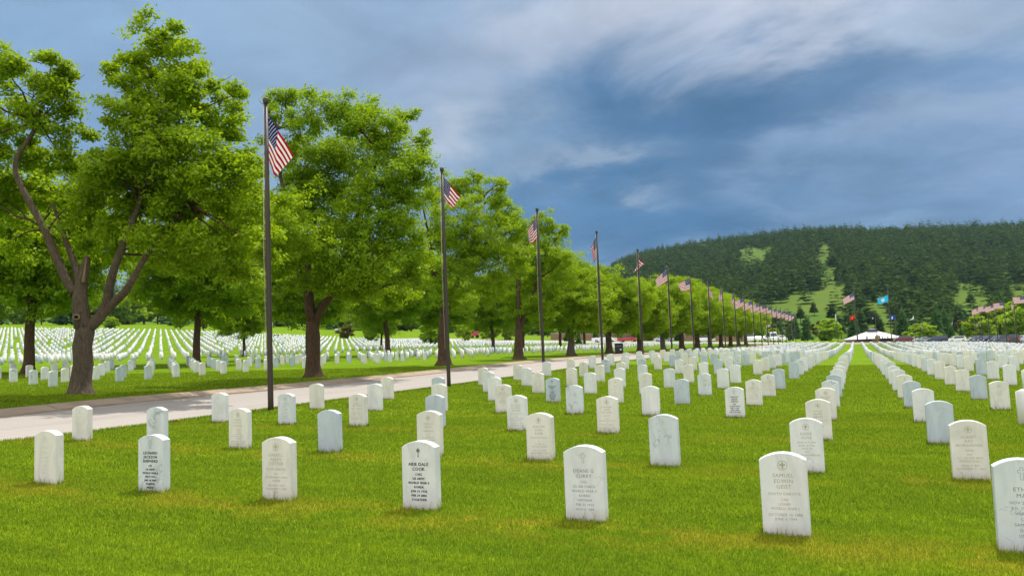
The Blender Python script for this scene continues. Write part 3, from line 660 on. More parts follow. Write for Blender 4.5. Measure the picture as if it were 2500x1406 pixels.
def leafmesh(name, V, mat, per=8):
    n = len(V)//4; me = mesh(name, V, np.arange(n*4).reshape(n, 4), mat)
    t = np.repeat(rng.random(n//per+1), per)[:n]*.7+rng.random(n)*.3
    a = me.attributes.new('tone', 'FLOAT', 'POINT'); a.data.foreach_set('value', np.repeat(t, 4).astype(np.float32)); return me
def crown_pts(lobes, dens, shell=.42, sub=.46):
    """leaf sprays gathered on the ends of boughs that break up every crown mass"""
    C = []; O = []
    for (c, r) in lobes:
        c = np.array(c, float); rr = np.array(r if hasattr(r, '__len__') else (r, r, r*.9), float)
        n = max(6, int(dens*rr[0]*rr[1]*1.0)); m = max(3, int(n/11))
        d = rng.normal(0, 1, (m, 3)); d /= np.linalg.norm(d, axis=1)[:, None]
        q = (shell+(1.12-shell)*rng.random((m, 1)))*(1+.30*(rng.random((m, 1)) < .12))
        B = c+d*q*rr; sz = np.mean(rr)*sub*rng.uniform(.5, 1.25, (m, 1))
        k = rng.integers(0, m, n); e = rng.normal(0, 1, (n, 3)); e /= np.linalg.norm(e, axis=1)[:, None]
        e *= rng.random((n, 1))**.45; P = B[k]+e*sz[k]*np.array([1.15, 1.15, .62])
        o = P-c; C.append(P); O.append(o/np.linalg.norm(o, axis=1)[:, None]*.6+e*.6)
    return np.concatenate(C), np.concatenate(O)
def limb(p0, p1, r0, r1, sag=.0, n=7, wob=.06, seed=0):
    rr = np.random.default_rng(seed+int(abs(p1[0])*97+abs(p1[2])*31)); t = np.linspace(0, 1, n)[:, None]
    p0 = np.array(p0, float); p1 = np.array(p1, float); L = np.linalg.norm(p1-p0)
    P = p0*(1-t)+p1*t; P[1:-1] += rr.normal(0, wob*L*.35, (n-2, 3)); P[:, 2:] -= sag*L*np.sin(math.pi*t)
    return tube(P, np.linspace(r0, r1, n)**1, 8)
def trunk_geo(base, fork, r0, r1, flare=1.55):
    base = np.array(base, float); fork = np.array(fork, float); ts = np.array([-.08, 0, .04, .10, .22, .45, .7, .9, 1.0])
    P = base+(fork-base)*ts[:, None]; P[3:-1, :2] += rng.normal(0, .02, (5, 2))
    rad = r1+(r0-r1)*(1-np.clip(ts, 0, 1))+np.exp(-np.clip(ts, 0, 1)*16)*r0*(flare-1)
    V, Fs = tube(P, rad, 16)
    # buttress ridges at the foot
    for i in range(len(P)):
        w_ = math.exp(-max(0, ts[i])*9)*.13
        for j in range(16):
            V[i*16+j, :2] = P[i, :2]+(V[i*16+j, :2]-P[i, :2])*(1+w_*math.sin(j*2*math.pi/16*5+1)+.03*math.sin(j*3+i))
    return V, Fs
def crown_noise(V, r, amt=.1): return V
def make_tree(name, loc, lobes, fork, r0, r1, mat_leaf, mat_bark, label, group, dens=230, size=.13, per=11, cr=.30, extra=None, twigs=0, limbs=True, cat='tree'):
    t = empty(name, loc); tag(t, label, cat, group)
    parts = [trunk_geo((0, 0, 0), fork, r0, r1)]
    if limbs:
        f = np.array(fork, float); cs_ = [(np.array(c, float), (r if not hasattr(r, '__len__') else r[0])) for c, r in lobes]
        top = max(c[2] for c, r in cs_); hi = sorted(cs_, key=lambda q: -q[0][2]-.15*abs(q[0][0]))[:max(4, len(cs_)//3)]
        stems = []; ns = 3
        for q in range(ns):
            a = 2*math.pi*q/ns+(.35 if len(lobes) % 2 else 2.0); e = f+(top-f[2])*.72*np.array([0, 0, 1])+np.array([math.cos(a), math.sin(a), 0])*(top-f[2])*.28
            g_ = min(hi, key=lambda w: np.linalg.norm(w[0]-e)); e = .5*e+.5*g_[0]
            m_ = f+(e-f)*.4+np.array([math.cos(a), math.sin(a), 0])*.25
            t_ = np.linspace(0, 1, 11)[:, None]; Pq = (1-t_)**2*(f-np.array([0, 0, .25]))+2*t_*(1-t_)*m_+t_**2*e; Pq[2:-1] += rng.normal(0, .05, (8, 3))
            stems.append(Pq); parts.append(tube(Pq, np.linspace(r1*.80, .035, 11), 9))
        SP = np.concatenate([q[1:] for q in stems])
        for k, (c, rr) in enumerate(cs_):
            dd = np.linalg.norm(SP-c, axis=1)+np.maximum(0, SP[:, 2]-c[2]+.5)*3; s0 = SP[int(np.argmin(dd))]; v = c-s0
            rb = min(.075, .03+.02*np.linalg.norm(v)); parts.append(limb(s0, c, rb, .014, .03, seed=k))
            for q in range(4):
                a = s0+v*rnd.uniform(.4, .95); e = c+np.array([rnd.uniform(-1, 1), rnd.uniform(-1, 1), rnd.uniform(-.6, .9)])*rr*.9
                parts.append(limb(a, e, .016, .006, 0, 5, seed=k*7+q))
    if extra: parts += extra
    V, Fs = merge(parts); link('trunk', mesh('trunk', V, Fs, mat_bark, True), t)
    C, O = crown_pts(lobes, dens)
    link('crown', leafmesh('crown', leaf_cloud(C, O, size, per, cr), mat_leaf), t)
    return t
def px_lobes(L, base, D, spread=(-1.2, -.4, .5, 1.4)):
    """picture-measured crown masses turned into real lobes round the trunk"""
    out = []
    for k, (x, y, r) in enumerate(L):
        rr = r/FPX*D; dd = rnd.uniform(-1, 1)*min(1.9, 3.1-rr*.6)
        p = atD(x, y, D+dd)*1.0; out.append((p-base, (rr*(D+dd)/D, rr*(D+dd)/D, rr*.92)))
    return out
gfr = 'broad maples lining the far side of the drive'
# the nearest big maple, with its forked trunk, broken stub and long left limb
b0 = np.array([-20, 16.87, g1(-20, 16.87)]); D0 = float(b0@F)
L1 = [(400, 95, 62), (350, 150, 60), (440, 170, 62), (330, 235, 62), (270, 185, 34), (480, 235, 75), (400, 300, 110), (565, 235, 38), (545, 310, 50), (270, 275, 30), (300, 370, 60), (490, 380, 95), (590, 400, 50),
      (370, 430, 110), (560, 460, 85), (240, 400, 45), (250, 500, 90), (420, 560, 110), (560, 560, 90), (640, 480, 50), (650, 590, 50), (330, 590, 70), (450, 620, 60), (600, 650, 45),
      (125, 160, 46), (160, 210, 40), (20, 170, 55), (80, 240, 70), (150, 300, 55), (20, 300, 75), (150, 380, 60), (-60, 350, 80), (-60, 480, 70), (-90, 230, 60)]
lob = px_lobes(L1, b0, D0)
for x, y, r, dd in ((60, 400, 55, 1.8), (10, 480, 60, 2.0), (130, 480, 50, 1.9), (40, 580, 50, 2.4), (220, 560, 55, 1.5), (200, 470, 60, 1.2), (150, 600, 40, 2.2)):
    rr = r/FPX*D0; lob.append((atD(x, y, D0+dd)-b0, (rr, rr, rr)))
for o3 in ((2.4, 1.0, 5.8), (2.3, 4.0, 5.5), (2.2, 6.3, 5.2), (1.0, 8.0, 4.8)): lob.append((np.array(o3), (1.15, 1.15, .95)))  # extra crown masses added on the drive side to shade the verge
def lp(x, y, dd=0): return atD(x, y, D0+dd)-b0
ex = []
fk = lp(212, 770)
def curve(pts, r0, r1, k=12):
    P = np.array(pts, float); n = 4*(len(P)-1)+1; t = np.linspace(0, len(P)-1, n); Q = np.stack([np.interp(t, range(len(P)), P[:, a]) for a in range(3)], -1)
    for _ in range(3): Q[1:-1] = (Q[:-2]+2*Q[1:-1]+Q[2:])/4
    return tube(Q, np.linspace(r0, r1, n), k)
ex.append(curve([lp(204, 800), lp(196, 745), lp(194, 710), lp(205, 668, .05), lp(211, 640), lp(214, 626)], .25, .07, 14))                       # main stem to the broken stub
ex.append(curve([lp(185, 715), lp(165, 690), lp(135, 625), (lp(110, 560)), lp(75, 500), lp(35, 425), lp(40, 380), lp(85, 320), lp(95, 280)], .145, .035))   # long left limb
ex.append(curve([lp(195, 700), lp(188, 660, .2), lp(165, 600, .4), lp(150, 560, .5), lp(130, 500, .6)], .12, .04))
ex.append(curve([lp(215, 800), lp(245, 775), lp(262, 740), lp(268, 690, -.2), lp(290, 620, -.4), lp(350, 480, -.4), lp(380, 300), lp(400, 150)], .175, .035))
ex.append(curve([lp(240, 775), lp(275, 740), lp(305, 715, -.3), lp(322, 685, -.5), lp(370, 600, -.6), lp(460, 500, -.5), lp(540, 400)], .145, .025))
t1 = make_tree('maple_tree', tuple(b0), lob, lp(208, 795), .27, .25, M_leaf, M_barkg, 'tallest maple at left, forked grey trunk with knothole and broken stub', gfr, 235, .108, 18, .27, ex, limbs=False)
# thin limbs to the crown masses
parts = []
for k, (c, r) in enumerate(lob):
    src = [lp(380, 300), lp(95, 300), lp(350, 480, -.4), lp(110, 560), lp(460, 500, -.5), lp(290, 620, -.4)]
    s_ = min(src, key=lambda q: np.linalg.norm(q-c)); parts.append(limb(s_, c, .035, .012, 0, 6, seed=k))
    for q in range(3): parts.append(limb(c, c+np.array([rnd.uniform(-1, 1), rnd.uniform(-1, 1), rnd.uniform(-.5, 1)])*r[0]*.9, .014, .005, 0, 5, seed=k*5+q))
V, Fs = merge(parts); link('branches', mesh('branches', V, Fs, M_bark, True), t1)
kn = lp(186, 774, -.33); kd = F/np.linalg.norm(F)
th = np.linspace(0, 2*math.pi, 19); KP = np.array([kn+R*math.cos(a)*.085+U*math.sin(a)*.065 for a in th]); V, Fs = tube(KP, .024, 8, False)
link('knothole', mesh('knothole', V, Fs, M_scar, True), t1)
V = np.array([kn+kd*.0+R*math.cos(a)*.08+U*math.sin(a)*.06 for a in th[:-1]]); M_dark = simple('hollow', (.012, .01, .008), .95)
link('hollow', mesh('hollow', V, [tuple(range(18))], M_dark), t1)  # flat disc, its dark colour stands for the shade inside the knothole
V, Fs = curve([lp(203, 690, -.17), lp(206, 665, -.15), lp(210, 640, -.12), lp(213, 628, -.1)], .045, .008, 7); link('broken_stub', mesh('broken_stub', V, Fs, M_scar, True), t1)
# second, third and fourth front maples keep their own silhouettes
def pxtree(bp, L, forkpx, r0, r1, label, **kw):
    b = onX(bp[0], bp[1], -20); b = np.array([b[0], b[1], g1(b[0], b[1])]); D = float(b@F)
    return make_tree('maple_tree', tuple(b), px_lobes(L, b, D), atD(forkpx[0], forkpx[1], D)-b, r0, r1, M_leaf, M_bark, label, gfr, **kw)
pxtree((765, 898), [(700, 262, 42), (770, 275, 60), (850, 285, 62), (910, 300, 55), (990, 290, 30), (960, 340, 60), (1030, 350, 32), (690, 350, 45), (760, 380, 80), (860, 400, 90), (960, 430, 85), (1020, 410, 45), (720, 470, 60), (800, 500, 90), (900, 520, 95), (990, 520, 60),
   (1010, 620, 55), (930, 630, 80), (830, 620, 90), (740, 570, 75), (700, 500, 40), (860, 690, 60), (950, 700, 50), (780, 680, 55), (690, 620, 50), (650, 250, 20), (1020, 680, 35)], (764, 780), .30, .24, 'full rounded maple on a dark trunk between the first two left flagpoles', dens=250, size=.10, per=17, cr=.26)
pxtree((1083, 878), [(1085, 470, 42), (1150, 460, 45), (1205, 475, 35), (1130, 530, 65), (1220, 530, 45), (1260, 560, 38), (1080, 570, 60), (1180, 600, 70), (1250, 630, 50), (1120, 650, 65), (1050, 660, 45), (1190, 690, 50), (1100, 720, 38), (1040, 480, 30), (1225, 440, 12)], (1085, 760), .33, .22, 'dark-trunked maple standing just behind the second left flagpole', dens=260, size=.10, per=17, cr=.26)
pxtree((1266, 870), [(1330, 545, 28), (1290, 580, 38), (1350, 570, 28), (1375, 560, 12), (1330, 620, 50), (1260, 630, 45), (1370, 640, 38), (1300, 690, 55), (1240, 700, 40), (1360, 700, 40), (1250, 750, 30), (1320, 750, 35), (1310, 530, 14)], (1266, 800), .32, .22, 'fourth maple in the front tree row, its trunk splitting into a narrow fork', dens=260, size=.105, per=16, cr=.27)
def std_lobes(r, H, z0, seed, n=17):
    rr = random.Random(seed); L = []
    for k in range(n):
        a = k*2.4+rr.uniform(-.3, .3); q = (k+.5)/n; z = z0+(H-z0)*(.12+.8*q); w_ = r*math.sin(math.pi*(.16+.74*q))**.75
        e = w_*.62*rr.uniform(.8, 1.15) if k < n-1 else 0; s = r*rr.uniform(.34, .46)*(1 if q < .75 else .8)
        L.append(((math.cos(a)*e, math.sin(a)*e, z-s*.35), (s, s, s*.85)))
    return L
protos = []
for q, (bp, fz, lab) in enumerate((((1394, 862), 2.3, 'fifth front-row maple, pale trunk dividing low like a wide Y'), ((1487, 854), 2.5, 'sixth maple of the front tree row, straight trunk beyond the dustbin'), ((1562, 852), 2.4, 'seventh maple of the front tree row, behind the fifth left flagpole'))):
    b = onX(bp[0], bp[1], -20); b = np.array([b[0], b[1], g1(b[0], b[1])])
    H = (7.9, 7.3, 7.0)[q]
    t = make_tree('maple_tree', tuple(b), std_lobes(3.9, H, 2.75, 11+q), (0, .1, fz), .3, .2, M_leaf, M_barkg if q == 0 else M_bark, lab, gfr, dens=175, size=.125, per=15, cr=.32)
    protos.append(t)
k = 3
pr2 = make_tree('maple_tree', (0, 0, 0), std_lobes(4.4, 9.2, 3.6, 31, 19), (.2, 0, 3.0), .23, .17, M_leaf, M_bark, 'x', gfr, dens=150, size=.15, per=12, cr=.30)
for n_, (X, Y) in enumerate([(-20, 81.7+10.8*q) for q in range(8)]):
    Y += 10.85; o = copyt(protos[n_ % 3]); o.location = (X, Y, g1(X, Y)); o.rotation_euler = (0, 0, 1.3+n_*2.1); sc_ = (1.05, 1.2, 1.27, 1.1, 1.16, 1.2, 1.06, 1.15)[n_]; o.scale = (sc_, sc_, sc_)
    tag(o, f'{ordn(n_+8)} maple of the front tree row along the drive, counting away from the viewer', 'tree', gfr)
o = copyt(protos[1]); o.location = (-20.2, 8.2, g1(-20.2, 8.2)); tag(o, 'unseen maple added outside the left edge to shade the drive verge', 'tree', gfr)  # out-of-view tree added for its shade on the verge
gsr = 'maples of the second row, standing among the stones across the drive'
def second(X, Y, src, rot, s_, label, mat=None):
    o = copyt(src); o.location = (X, Y, g1(X, Y)); o.rotation_euler = (0, 0, rot); o.scale = (s_, s_, s_); tag(o, label, 'tree', gsr); return o
SR = []
for bp, X in (((68, 903), -40), ((480, 886), -40), ((948, 862), -40)):
    b = onX(bp[0], bp[1], X); SR.append((b[0], b[1]))
def second0(X, Y, rot, s_, label):
    pr2.location = (X, Y, g1(X, Y)); pr2.rotation_euler = (0, 0, rot); pr2.scale = (s_, s_, s_); tag(pr2, label, 'tree', gsr)
second0(*SR[0], .4, 1.2, 'second-row maple at the left edge with a thick dark trunk among the stones')
second(*SR[1], pr2, 2.0, 1.08, 'second-row maple with low crown and dark trunk, left of the first flagpole')
second(*SR[2], pr2, 4.0, 1.1, 'second-row maple with an orange-brown trunk, between second and third front trunks')
for q, (X, Y) in enumerate(((-40, 54.5), (-41, 79), (-40, 91), (-41, 103), (-40, 115), (-40, 127), (-40, 140), (-56, 66), (-58, 95))):
    second(X, Y, pr2, q*1.7, (1.0 if q < 7 else .72), f'{ordn(q+4)} maple behind the front tree row, half hidden by nearer crowns')
# ------------------------------------------------------------------ conifers and small trees
def conifer_geo(H, r, layers, per, seed, droop=.25, top=.06, base=.08, lw=.5):
    g_ = np.random.default_rng(seed); V = []
    for l in range(layers):
        q = l/(layers-1); z = H*(base+(1-base)*q); rad = r*((1-q)**.8*(1-top)+top)*g_.uniform(.85, 1.1)
        n = max(4, int(per*(1-q*.6)))
        for k in range(n):
            a = g_.uniform(0, 2*math.pi); L = rad*g_.uniform(.6, 1.15); d = np.array([math.cos(a), math.sin(a), 0]); s = np.array([-d[1], d[0], 0])*L*lw*.5
            p0 = np.array([0, 0, z+H*.02])+d*L*.12; p1 = np.array([0, 0, z-L*droop*g_.uniform(.5, 1.3)])+d*L; pm = (p0+p1)/2+np.array([0, 0, L*.08])
            V += [p0, pm+s, p1, pm-s]
            if L > .25*r:
                t_ = g_.normal(0, .1, 3)*L; V += [pm+t_+s*.9+[0, 0, L*.12], p1+s*.7+t_, pm-[0, 0, L*.22]+t_, pm-s*.9+t_]
    return np.array(V)
def make_conifer(name, H, r, layers, per, seed, mat, **kw):
    t = empty(name, (0, 0, 0)); V, Fs = tube([(0, 0, -.3), (0, 0, H*.5), (0, 0, H*.96)], [H*.018, H*.012, .02], 7); link('trunk', mesh('trunk', V, Fs, M_bark), t)
    link('crown', leafmesh('crown', conifer_geo(H, r, layers, per, seed, **kw), mat), t); return t
spA = make_conifer('spruce_tree', 10, 2.5, 24, 26, 3, M_spruce); spB = make_conifer('spruce_tree', 10, 2.0, 22, 24, 4, M_spruce)
piA = make_conifer('pine_tree', 10, 2.6, 14, 26, 5, M_pine, base=.25, top=.25, droop=-.05, lw=.9); piB = make_conifer('pine_tree', 10, 2.3, 12, 22, 6, M_pine, base=.32, top=.3, droop=-.1, lw=1.0)
def decid(name, mat, seed, r=3.4, H=7, dens=46, size=.42):
    t = make_tree(name, (0, 0, 0), std_lobes(r, H, 1.0, seed, 13), (0, 0, H*.22), .2, .13, mat, M_bark, 'x', None, dens=dens, size=size, per=9, cr=.5); return t
deA = decid('leafy_tree', M_leafy, 21); deB = decid('leafy_tree', M_leaf, 22); deC = decid('bronze_tree', M_leafr, 23, 2.4, 5.5); deD = decid('leafy_tree', M_leafy, 24, 3.8, 6)
used = set()
def plant(src, x, yb, D, hpx, label, group, wf=1.0, z=None):
    P = atD(x, yb, D); X, Y = float(P[0]), float(P[1]); zz = g1(X, Y) if z is None else z
    hp = float(P[2])
    o = copyt(src) if src.name in used else src
    used.add(src.name); o.location = (X, Y, zz); s_ = hpx/FPX*D/{'s': 10, 'p': 10, 'l': 7, 'b': 5.5}[src.name[0]]
    o.scale = (s_*wf, s_*wf, s_); o.rotation_euler = (0, 0, (x*.37) % 6.28); tag(o, label, 'tree', group); return o
gpk = 'trees round the car park and shelter below the hill'
for a in [(deA, 2027, 838, 262, 58, 'bright green round tree left of the shelter, under a white flag', gpk, 1.25), (deB, 1887, 836, 240, 36, 'small bright tree behind the white vans at the end of the drive', gpk, 1.1),
          (spA, 1930, 838, 268, 46, 'small dark spruce right of the white vans', gpk, 1), (spB, 1972, 840, 262, 62, 'dark pointed spruce left of the bright round tree', gpk, 1.3),
          (deC, 2003, 838, 285, 50, 'brownish tree between the dark spruce and the bright round tree', gpk, 1), (spA, 1908, 838, 300, 50, 'slim spruce behind the last flagpoles of the left row', gpk, .9),
          (spB, 2088, 836, 300, 76, 'tall bushy evergreen behind the shelter roof, at its left end', gpk, 1.3), (piA, 2106, 836, 320, 70, 'feathery pine directly behind the left half of the shelter', gpk, 1.2), (piB, 2150, 836, 330, 60, 'round-headed pine on a bare stem above the shelter roof', gpk, 1),
          (spA, 2208, 838, 290, 82, 'tall blue-green spruce right of the shelter, by a white flag', gpk, 1.25), (spB, 2190, 838, 310, 58, 'dark spruce close to the right end of the shelter', gpk, 1), (spA, 2240, 838, 330, 50, 'dark spruce partly hidden behind a bright low tree', gpk, 1.2),
          (deD, 2256, 840, 250, 54, 'low bright yellow-green tree behind the silver cars', gpk, 1.3), (spB, 2290, 838, 290, 100, 'very tall spruce beside the low bright tree', gpk, 1.1), (spA, 2310, 838, 310, 84, 'second tall spruce, right of the tallest one', gpk, 1.1),
          (spB, 2345, 838, 330, 96, 'broad dark conifer behind the right flag row', gpk, 1.4), (spA, 2325, 842, 235, 44, 'young spruce between the parked cars, left one of a pair', gpk, 1.3), (spB, 2350, 843, 230, 44, 'young spruce between the parked cars, right one of a pair', gpk, 1.4),
          (deA, 2395, 842, 240, 68, 'bright broadleaf tree behind the right row of flags', gpk, 1.1), (deB, 2450, 842, 250, 100, 'big yellow-green tree behind the dark pickup', gpk, 1.1), (deA, 2500, 842, 240, 110, 'large leafy tree cut off by the right edge', gpk, 1.0),
          (deC, 2365, 840, 260, 56, 'brown-leaved tree left of the right flag row', gpk, 1), (spA, 2420, 840, 280, 80, 'dark spruce between two bright broadleaf trees', gpk, 1.2), (piA, 2055, 836, 330, 60, 'pine rising behind the bright round tree', gpk, 1), (spA, 1945, 836, 330, 64, 'tall spruce at the foot of the hill, left of the shelter', gpk, 1)]: plant(*a)
ghl = 'single pines scattered on the lower meadow of the hill'
glf = 'trees beyond the stones on the left'
for a in [(deD, 272, 797, 215, 34, 'small bright round tree seen under the nearest maple', glf, 1), (deC, 497, 806, 215, 34, 'yellowish bush-like tree at the far edge of the left stones', glf, .8), (deB, 440, 800, 225, 40, 'pale green tree in the gap left of the dark second-row trunk', glf, 1),
          (deC, 845, 835, 175, 44, 'small reddish-brown tree on a thin stem beyond the stones', glf, 1), (deB, 905, 838, 165, 50, 'young dark green tree beside the small reddish one', glf, .9), (deA, 1052, 836, 150, 66, 'young tree with grey stem right of the orange-brown trunk', glf, 1),
          (deA, 1135, 832, 210, 50, 'sapling group tree left of the red truck', glf, .9), (deB, 1200, 834, 215, 60, 'airy tree on the far lawn right of the red truck', glf, 1), (deA, 1245, 834, 220, 56, 'young tree on the far lawn, slim stem', glf, .9),
          (spA, 1385, 836, 205, 30, 'dark blue-green spruce in front of the brick wall', glf, 1.5), (spB, 1413, 838, 170, 42, 'dark evergreen among the stones before the wall', glf, 1.2), (spA, 1455, 834, 215, 34, 'spruce left of the white pickup', glf, 1.4),
          (spB, 1548, 834, 225, 34, 'dark spruce behind the red car', glf, 1.5), (spA, 1655, 834, 225, 28, 'low dark conifer right of the silver car', glf, 1.7), (deB, 1585, 834, 225, 40, 'small green tree before the wall, beyond the red car', glf, 1)]: plant(*a)
# tree belt behind the left field
gbl = 'belt of trees closing the view behind the left stones'
xs_ = np.linspace(-120, 1330, 38); kn = 0
for q, x in enumerate(xs_):
    src = (spA, deB, piA, spB, deA, deB, piB)[q % 7]; x += rnd.uniform(-14, 14); D = rnd.uniform(270, 330)
    plant(src, x, 800+(x > 500)*20, D, rnd.uniform(62, 96) if x < 1000 else rnd.uniform(46, 70), f'{"conifer" if src.name[0] in "sp" else "leafy tree"} in the far belt behind the left stones, {ordn(q+1)} from the left', gbl, rnd.uniform(1.2, 1.6))
for q, x in enumerate(np.linspace(1330, 1880, 16)):
    src = (deB, spB, deA, piA)[q % 4]; plant(src, x+rnd.uniform(-8, 8), 832, rnd.uniform(262, 300), rnd.uniform(44, 62), f'{"conifer" if src.name[0] in "sp" else "leafy tree"} behind the brick wall, {ordn(q+1)} from the left', 'trees behind the brick wall', rnd.uniform(1.1, 1.5))
# ------------------------------------------------------------------ the hill
SKY = [(-700, 735), (-200, 720), (300, 712), (900, 700), (1300, 690), (1440, 690), (1480, 676), (1510, 650), (1550, 634), (1620, 618), (1700, 606), (1800, 592), (1880, 584), (1960, 575), (2060, 572), (2140, 576), (2220, 572), (2300, 570), (2400, 568), (2500, 562), (2700, 550), (3100, 560), (3600, 640)]
skx = np.array([a for a, b in SKY]); sky_ = np.array([b for a, b in SKY])
hx = np.linspace(-700, 3600, 130); ht = np.linspace(0, 1.35, 60)
def hillP(x, t):
    """x picks the bearing, t runs from the foot (0) over the ridge (1) and down behind"""
    x = np.asarray(x, float); t = np.asarray(t, float)
    top = np.interp(x, skx, sky_); d0 = 345; d1 = 1180+80*np.sin(x/190)
    r0_ = F[None]+R[None]*((x-W_/2)/FPX)[:, None]; 
    yb = 826+0*x; tt = np.clip(t, 0, 1); g_ = (1.75*tt-.75*tt*tt)
    # folds: side ridges and gullies
    fold = 6*np.sin(x/75+tt*4)*np.sin(math.pi*tt)+4*np.sin(x/33+1+tt*7)*np.sin(math.pi*tt)
    y = yb+(top-yb)*g_+fold*.6
    d = d0+(d1-d0)*t
    P = r0_-U[None]*((y-H_/2)/FPX)[:, None]; P = P/np.hypot(P[:, 0], P[:, 1])[:, None]*d[:, None]
    over = np.clip(t-1, 0, 1); P[:, 2] -= over*over*900
    return P
A, B = np.meshgrid(hx, ht); Ph = hillP(A.ravel(), B.ravel()); Ph[:len(hx), 2] -= 12
n = len(hx); ii = np.arange(len(ht)-1)[:, None]*n+np.arange(n-1)[None, :]
m = NT('hill_meadow'); P = pos(m); n1 = m.noise(P, .02, 5, .6); n2 = m.noise(P, .09, 5, .75)
c = m.mix(m.ramp(n1, [(.35, 0), (.65, 1)]), (.058, .125, .006), (.100, .145, .010)); c = m.mix(m.math('MULTIPLY', n2, .5), c, (.040, .090, .007))
M_hill = m.out(m.bsdf(c, .95, spec=.1).outputs[0])
tag(link('hills', mesh('hills', Ph, np.stack([ii, ii+1, ii+1+n, ii+n], -1).reshape(-1, 4), M_hill, True)), kind='structure')
def inpoly(x, y, poly):
    c = np.zeros(len(x), bool); n = len(poly)
    for i in range(n):
        x0, y0 = poly[i]; x1, y1 = poly[(i+1) % n]
        k = ((y0 > y) != (y1 > y)) & (x < (x1-x0)*(y-y0)/((y1-y0)+1e-9)+x0); c ^= k
    return c
MEAD = [[(1984, 594), (2030, 594), (2036, 650), (2056, 690), (2070, 740), (2080, 840), (1945, 840), (1965, 790), (1905, 770), (1890, 738), (1930, 722), (1985, 712), (2006, 712), (2002, 660), (1988, 625)],
        [(1792, 612), (1830, 600), (1880, 604), (1884, 622), (1830, 634)], [(2318, 712), (2360, 690), (2410, 694), (2425, 745), (2400, 790), (2340, 790)], [(2108, 736), (2168, 728), (2176, 840), (2104, 840)], [(2455, 700), (2560, 690), (2560, 760), (2470, 760)], [(1860, 760), (1900, 750), (1920, 830), (1860, 830)], [(2215, 700), (2235, 690), (2240, 740), (2220, 750)]]
N = 12500; hxr = np.where(rng.random(N) < .86, rng.uniform(1380, 2600, N), rng.uniform(-300, 1400, N)); htr = rng.random(N)**.72*1.06
Pt = hillP(hxr, htr); pj = proj(Pt); keep = np.ones(N, bool); jx = pj[:, 0]+rng.normal(0, 7, N)+6*np.sin(pj[:, 1]/9); jy = pj[:, 1]+rng.normal(0, 6, N)
for q in MEAD: keep &= ~((inpoly(jx, jy, q) | inpoly(jx, jy-13, q) | inpoly(jx, jy-24, q)) & (rng.random(N) > .03))
keep &= ~((pj[:, 1] > 770) & (rng.random(N) > .45))
Pt = Pt[keep]; N = len(Pt)
pv = [conifer_geo(1, .24, 8, 8, 40+k, base=.12+.06*(k % 3), top=.12+.1*(k % 2), droop=.1*(k % 3), lw=1.0) for k in range(5)]
Vs = []; Cs = []
hgt = rng.uniform(6.5, 15, N)*np.where(rng.random(N) < .08, 1.35, 1); wid = rng.uniform(.9, 1.9, N); rot = rng.uniform(0, 6.28, N); which = rng.integers(0, 5, N); tone = rng.random(N)
for k in range(5):
    idx = np.where(which == k)[0]; v = pv[k]; ca, sa = np.cos(rot[idx])[:, None], np.sin(rot[idx])[:, None]; hh = hgt[idx][:, None]; ww = (hgt[idx]*wid[idx])[:, None]
    X = (v[None, :, 0]*ca-v[None, :, 1]*sa)*ww+Pt[idx, 0][:, None]; Y = (v[None, :, 0]*sa+v[None, :, 1]*ca)*ww+Pt[idx, 1][:, None]; Z = v[None, :, 2]*hh+Pt[idx, 2][:, None]-.5
    Vs.append(np.stack([X, Y, Z], -1).reshape(-1, 3)); Cs.append(np.repeat(tone[idx], len(v)))
V = np.concatenate(Vs); T = np.concatenate(Cs)
m = NT('pine_forest'); at = m.n('ShaderNodeAttribute', attribute_name='tone').outputs['Fac']
c = m.mix(m.ramp(at, [(.0, 0), (.55, .35), (.8, .7), (.9, 1)]), (.022, .058, .020), (.165, .245, .032)); nn = m.noise(pos(m), .01, 3)
c = m.mix(m.math('MULTIPLY', nn, .5), c, (.055, .120, .040))
d = m.n('ShaderNodeBsdfDiffuse', ins={0: c}); t = m.n('ShaderNodeBsdfTranslucent', ins={0: c}); M_for = m.out(m.n('ShaderNodeMixShader', ins={0: .25, 1: d.outputs[0], 2: t.outputs[0]}).outputs[0])
me = leafmesh('pine_forest', V, M_for); a = me.attributes.new('tone', 'FLOAT', 'POINT'); a.data.foreach_set('value', T.astype(np.float32))
tag(link('pine_forest', me), 'dense dark pine forest covering the hill behind the shelter', 'forest', kind='stuff'); print('forest', N)
for q, (x, y, hp, lab) in enumerate(((2032, 790, 50, 'lone dark pine on the meadow strip, left of the tall flag'), (1988, 770, 34, 'pine standing above the dark spruces on the lower meadow'), (2042, 694, 24, 'small pine in the cleared strip high on the hill'), (2140, 800, 40, 'pine on the meadow between the two tall flagpoles'), (1955, 790, 44, 'pine at the left edge of the lower meadow'), (2100, 760, 40, 'pine right of the large striped flag'), (2370, 752, 40, 'pine in the right-hand clearing of the hill'))):
    D = 430 if y > 740 else 800
    t_ = np.linspace(0, 1, 200); Q = hillP(np.full(200, float(x)), t_); k = int(np.argmin(np.abs(proj(Q)[:, 1]-y))); P = Q[k]
    o = copyt(piA if q % 2 else piB); o.location = tuple(P); dd = float(P@F); s_ = hp/FPX*dd/10; o.scale = (s_*1.3, s_*1.3, s_); tag(o, lab, 'tree', ghl)
for q in range(16):
    x = 1890+q*38+rnd.uniform(-8, 8)
    if 2000 < x < 2035 or 2120 < x < 2160: continue
    plant((piA, spB, piB)[q % 3], x, 828, rnd.uniform(350, 420), rnd.uniform(52, 88), f'dark {"spruce" if q % 3 == 1 else "pine"} at the foot of the hill, {ordn(q+1)} from the left', 'conifers at the foot of the hill', rnd.uniform(1.2, 1.7))
